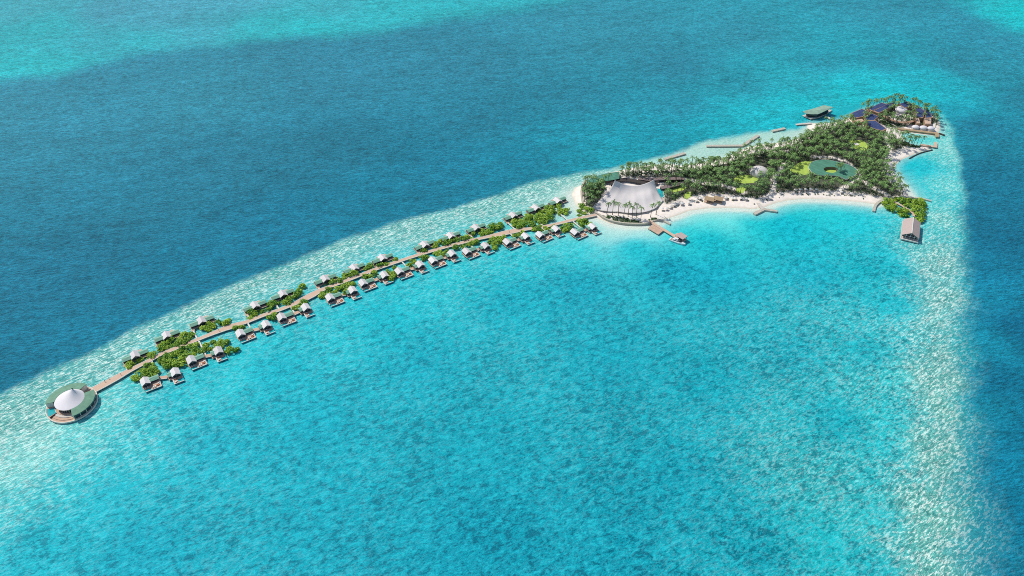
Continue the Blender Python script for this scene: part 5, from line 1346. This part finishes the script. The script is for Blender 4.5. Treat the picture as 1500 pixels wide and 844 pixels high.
northW = PL([(906, 254), (925, 250), (945, 250), (985, 250), (1012, 248), (1040, 243), (1062, 239), (1085, 231), (1110, 224), (1140, 218), (1165, 211), (1180, 201), (1190, 196), (1200, 199), (1180, 214), (1140, 222), (1090, 234), (1040, 250), (1000, 257), (960, 254), (935, 258), (907, 257)], 1.5)
pf_ += scatter(northW, 3.7, 14000)
pf_.sort(key=lambda p: (p.x ** 2 + p.y ** 2))
for p in pw: palm(p.x, p.y, f'palm in the {part_of(p, P(869, 287, 1.5).xy)} part of the grove left of the big tent', 'palms left of the tent'); npalm += 1
for p in pc_: palm(p.x, p.y, 'lodge palm ' + side(p.x, p.y, LM3W), 'palms among the lodge buildings'); npalm += 1
room = 298 - npalm
for p in pf_[:room]: palm(p.x, p.y, 'grove palm ' + side(p.x, p.y, LMW), 'palms of the dense grove')
rest = pf_[room:]
# remaining palms of the grove: one object
def merged_palms(name, pts):
    Vs, Fs, Ms = [], [], []; off = 0
    for p in pts:
        k = random.randrange(6); tr, cr = variants[k]
        s = random.uniform(.85, 1.12); a = random.uniform(0, 6.28); z0 = 1.5
        ca, sa = math.cos(a) * s, math.sin(a) * s
        for mb, mi in ((tr, 0), (cr, 1)):
            v = np.array(mb.v)
            w_ = np.stack([v[:, 0] * ca - v[:, 1] * sa + p.x, v[:, 0] * sa + v[:, 1] * ca + p.y, v[:, 2] * s + z0], 1)
            Vs.append(w_)
            for f in mb.f: Fs.append(tuple(i + off for i in f)); Ms.append(mi)
            off += len(v)
    me = bpy.data.meshes.new(name); me.from_pydata(np.concatenate(Vs).tolist(), [], Fs)
    me.materials.append(TRUNK); me.materials.append(PALM)
    me.polygons.foreach_set('material_index', Ms); me.update()
    o = bpy.data.objects.new(name, me); COL.objects.link(o); return o
o = merged_palms('palm_grove', rest)
tag(o, 'dense mass of palms filling the rear of the island', 'palm grove', kind='stuff')
print('palms', npalm, 'forest', len(pf_), 'rest', len(rest))

# ------------------------------------------------------------------ shrubs
def leaf_clump(mb, c_, r, n, rr, ls=.42, flat=.75):
    for _ in range(n):
        u = rr.uniform(-1, 1); a = rr.uniform(0, 6.283); q = (1 - u * u) ** .5
        d = Vector((q * math.cos(a), q * math.sin(a), abs(u) if rr.random() < .8 else u))
        rad = r * rr.uniform(.62, 1.05)
        p = Vector((c_[0] + d.x * rad, c_[1] + d.y * rad, c_[2] + d.z * rad * flat))
        nrm = (d * .6 + Vector((rr.uniform(-.7, .7) - .15, rr.uniform(-.7, .7), rr.uniform(.2, 1.1)))).normalized()
        t1 = nrm.orthogonal().normalized(); t1 = (Matrix.Rotation(rr.uniform(0, 6.28), 3, nrm) @ t1); t2 = nrm.cross(t1)
        l = ls * rr.uniform(.6, 1.4); b0 = len(mb.v)
        mb.v += [tuple(p - t1 * l), tuple(p + t2 * l * .55), tuple(p + t1 * l), tuple(p - t2 * l * .55)]
        mb.f.append((b0, b0 + 1, b0 + 2, b0 + 3))
def shrub_mesh(seed, r, h):
    rr = random.Random(seed); mb = MB()
    for k in range(7):
        a = rr.uniform(0, 6.28); d = r * rr.uniform(.1, .7)
        leaf_clump(mb, (d * math.cos(a), d * math.sin(a), h * rr.uniform(.2, .6)), r * rr.uniform(.35, .6), 42, rr, .42)
    st = MB()
    for k in range(4):
        a = 1.57 * k + rr.uniform(-.4, .4); st.tube((r * .35 * math.cos(a), r * .35 * math.sin(a), -1.2), (r * .1 * math.cos(a), r * .1 * math.sin(a), h * .5), .09, .05, 5, False)
    return mb, st
sproto = []
for k in range(5):
    mb, st = shrub_mesh(40 + k, [2.5, 2.9, 2.2, 2.7, 3.1][k], [2.6, 3.2, 2.2, 3.6, 2.8][k])
    t = thing('mangrove_shrub', 'x', 'shrub'); mb.build('foliage', BUSH, t); st.build('stems', PILE, t); sproto.append(t)
su = [False] * 5
clusters = [
 [(193.5, 544), (223, 531), (232, 550), (205, 556), (193.5, 551)], [(236, 525), (262, 512), (287, 503.5), (296, 516), (277, 537), (262, 538), (243, 542), (233, 533)],
 [(296, 505.6), (315, 499), (338.5, 503.5), (347, 514), (335, 516), (300, 512)], [(343, 478), (361, 474), (357, 481), (343, 484)], [(381.6, 466), (409, 459), (405, 464), (392, 469)],
 [(425, 449), (448, 442), (444, 447), (433, 453)], [(464, 428), (485.6, 423), (476, 436), (468, 436)], [(491, 423), (515, 413.7), (518, 418), (505, 428), (499, 432), (491, 430)],
 [(524, 405), (552, 396.4), (553, 402), (540, 408)], [(566, 397), (579, 391), (584, 394), (577, 407), (570.5, 410)], [(599, 384), (608, 381), (609, 387), (601, 390)], [(616, 376.6), (627, 372.5), (632, 376), (621, 380)],
 [(635, 370), (656, 365), (654, 375), (647, 381)], [(664, 364), (693, 354), (697, 357), (680, 363)], [(695, 353), (706, 351), (701, 357)], [(716.5, 351), (742, 346), (736, 353), (727, 362), (721, 364)],
 [(749, 344.6), (765.5, 341), (762, 347), (757, 352)], [(775, 338), (802, 334), (793, 339)], [(802, 334), (812, 332), (808, 343), (804, 342)], [(821, 332), (840, 329), (838, 335), (829, 341)], [(846.5, 325.4), (860, 323), (864, 328), (853, 334)],
 [(178.6, 533), (205, 524), (226, 517), (219, 527), (187, 539)], [(230, 507), (283, 487.5), (281, 497), (244.7, 511), (232, 512)], [(283.3, 480), (310, 472), (334.5, 466.5), (334, 472), (298, 484)],
 [(359, 457), (384, 448), (404, 442), (406, 450), (366, 465)], [(407.6, 438), (432, 424), (445, 416), (444, 426), (432, 437), (416, 447)], [(470, 416), (490, 405), (503, 400), (506, 408), (473, 420)],
 [(504, 402), (525, 393), (547, 385), (546, 393), (510, 405)], [(551.4, 386), (570, 379), (583, 376), (581, 381), (555, 390)], [(614, 367), (637.6, 356), (645, 358.6), (618.4, 370)],
 [(633, 354), (648, 351), (680, 344.6), (699, 338), (694, 349), (641, 360)], [(700, 337), (733.5, 327.6), (735, 334), (697, 347)],
 [(748.4, 325), (764, 317), (784, 311), (805, 308.4), (808, 318), (802, 328), (784.7, 333), (757, 333), (750, 329)], [(800, 304), (815, 300), (834, 308.4), (829, 312), (806, 311)],
 [(847, 311), (852, 300), (866, 309), (869, 312), (850, 316)],
 [(1291, 296), (1300, 293), (1314, 301), (1330, 311), (1328, 319), (1320, 317), (1308, 309), (1295, 302)], [(1313, 292), (1331, 291), (1333, 299), (1324, 302)], [(1334, 291), (1352, 293), (1356, 300), (1354, 312), (1350, 325), (1343, 322), (1341, 312), (1336, 306)],
]
def poly_area(q): return abs(sum(q[i][0] * q[(i + 1) % len(q)][1] - q[(i + 1) % len(q)][0] * q[i][1] for i in range(len(q)))) / 2
tot = sum(poly_area(PL(c_, 1.5)) for c_ in clusters)
dmin = max(2.2, math.sqrt(tot / 285 / 1.25))
print('shrub area', tot, 'dmin', dmin)
vil = [(o, i, 'lagoon') for i, o in enumerate(front)] + [(o, i, 'outer') for i, o in enumerate(back)]
ns = 0
for ci_, c_ in enumerate(clusters):
    q = PL(c_, 1.5)
    cen = Vector((sum(a.x for a in q) / len(q), sum(a.y for a in q) / len(q)))
    if ci_ < 21: o_ = min(((front[i].location.xy + Vector((0, 6)) - cen).length, i) for i in range(24)); lab = f'bright green mangrove shrub in the thicket behind the {ordn(o_[1])} lagoon-row villa'
    elif ci_ < 34: o_ = min(((back[i].location.xy - cen).length, i) for i in range(14)); lab = f'bright green mangrove shrub in the thicket before the {ordn(o_[1])} outer-row villa'
    elif ci_ == 34: lab = 'bright green shrub where the long boardwalk reaches the island'
    else: lab = ['bright green mangrove shrub left of the boardwalk to the gabled overwater hall', 'bright green mangrove shrub between the thin groyne and the boardwalk', 'bright green mangrove shrub behind and right of the gabled overwater hall'][ci_ - 35]
    for p in scatter(q, dmin, 500, 2, use_path=False):
        if ns >= 299: break
        # keep the houses and the boardwalk clear
        bad = False
        for o, i, rw in vil:
            d = p - o.location.xy
            if d.length > 14: continue
            lx = (d.x * math.cos(VR) + d.y * math.sin(VR)) / VS; ly = (-d.x * math.sin(VR) + d.y * math.cos(VR)) / VS
            x0, x1 = (-11, 11) if rw == 'outer' else ((-4, 11) if i % 2 == 0 else (-7, 4))
            if x0 - .5 < lx < x1 + .5 and -4.6 < ly < 4.4: bad = True
        if bad: continue
        for a, b in zip(wpts, wpts[1:]):
            e = b - a; t = max(0, min(1, (p - a).dot(e) / e.length_squared))
            if (p - a - e * t).length < 2.5: bad = True; break
        if bad: continue
        k = random.randrange(5); o = sproto[k] if not su[k] else copy_tree(sproto[k]); su[k] = True
        s = random.uniform(.85, 1.2) * dmin / 2.9
        o.location = (p.x, p.y, 0 if ci_ != 34 else gz(p.x, p.y)); o.rotation_euler = (0, 0, random.uniform(0, 6.28)); o.scale = (s, s, s * random.uniform(.9, 1.3))
        lb2 = lab.replace('shrub in the thicket', f'shrub in the {part_of(p, cen)} part of the thicket') if 'in the thicket' in lab else f'{part_of(p, cen)}-side ' + lab.replace('bright green ', '', 1)
        tag(o, lb2, 'shrub', lab.replace('bright green mangrove shrub', 'mangrove shrubs').replace('bright green shrub', 'shrubs')); ns += 1
print('shrubs', ns)
for k in range(5):
    if not su[k]:
        for ch in list(sproto[k].children): bpy.data.objects.remove(ch)
        bpy.data.objects.remove(sproto[k])

# dense low mangrove foliage between the shrubs
rr = random.Random(9); mb = MB()
for c_ in clusters[:34] + clusters[35:]:
    q = PL(c_, 1.2); xs_ = [p[0] for p in q]; ys_ = [p[1] for p in q]
    for _ in range(int(poly_area(q) / 3.2)):
        p = Vector((rr.uniform(min(xs_), max(xs_)), rr.uniform(min(ys_), max(ys_))))
        if not inpoly(p, q): continue
        if math.sin(p.x * .55) + math.sin(p.y * .6 + 1) < -.9: continue
        bad = False
        for o, i, rw in vil:
            d = p - o.location.xy
            if d.length > 14: continue
            lx = (d.x * math.cos(VR) + d.y * math.sin(VR)) / VS; ly = (-d.x * math.sin(VR) + d.y * math.cos(VR)) / VS
            x0, x1 = (-11, 11) if rw == 'outer' else ((-4, 11) if i % 2 == 0 else (-7, 4))
            if x0 < lx < x1 and -4.3 < ly < 4.2: bad = True
        if bad: continue
        if any((p - a - (b - a) * max(0, min(1, (p - a).dot(b - a) / (b - a).length_squared))).length < 2.4 for a, b in zip(wpts, wpts[1:])): continue
        leaf_clump(mb, (p.x, p.y, .1), rr.uniform(.8, 1.7), 18, rr, .42, 1.1)
o = mb.build('mangrove_thicket', BUSH)
tag(o, 'low bright green mangrove foliage filling the gaps between the shrubs over the water', 'mangroves', kind='stuff')

# low undergrowth below the palms and along the beaches: uncountable
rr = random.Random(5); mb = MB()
def undergrow(poly, n, r=(1.0, 2.0), excl_on=True, leaves=16):
    xs_ = [p[0] for p in poly]; ys_ = [p[1] for p in poly]; k = 0; tries = 0
    while k < n and tries < n * 20:
        tries += 1
        p = Vector((rr.uniform(min(xs_), max(xs_)), rr.uniform(min(ys_), max(ys_))))
        if not inpoly(p, poly) or near_path(p, 2.6): continue
        pb = PX((p.x, p.y, 1.5)); pt_ = PX((p.x, p.y, 3.5))
        if excl_on and any(inpoly(pb, e) or inpoly(pt_, e) for e in excl): continue
        leaf_clump(mb, (p.x, p.y, gz(p.x, p.y) + .2), rr.uniform(*r), leaves, rr, .5, 1.0); k += 1
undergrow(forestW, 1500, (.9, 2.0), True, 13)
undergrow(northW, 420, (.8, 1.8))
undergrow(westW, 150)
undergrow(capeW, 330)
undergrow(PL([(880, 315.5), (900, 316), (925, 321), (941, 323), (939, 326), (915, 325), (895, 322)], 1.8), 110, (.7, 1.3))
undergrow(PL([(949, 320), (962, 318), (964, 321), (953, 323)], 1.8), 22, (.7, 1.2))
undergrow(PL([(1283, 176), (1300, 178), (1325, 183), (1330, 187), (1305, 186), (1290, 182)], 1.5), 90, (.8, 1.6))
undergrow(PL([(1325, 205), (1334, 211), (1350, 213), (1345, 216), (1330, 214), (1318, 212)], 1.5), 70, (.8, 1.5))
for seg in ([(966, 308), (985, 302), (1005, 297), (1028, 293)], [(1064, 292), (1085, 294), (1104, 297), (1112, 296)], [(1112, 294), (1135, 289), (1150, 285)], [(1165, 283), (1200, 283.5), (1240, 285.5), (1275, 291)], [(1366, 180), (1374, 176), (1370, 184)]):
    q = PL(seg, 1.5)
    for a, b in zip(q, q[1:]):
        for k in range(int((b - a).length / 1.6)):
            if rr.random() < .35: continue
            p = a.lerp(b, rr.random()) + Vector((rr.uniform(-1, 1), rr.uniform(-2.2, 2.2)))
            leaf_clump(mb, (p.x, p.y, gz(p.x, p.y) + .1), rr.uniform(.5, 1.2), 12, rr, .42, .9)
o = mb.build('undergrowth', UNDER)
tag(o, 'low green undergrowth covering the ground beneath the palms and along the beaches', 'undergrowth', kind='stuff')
SC.view_settings.exposure = 0.0
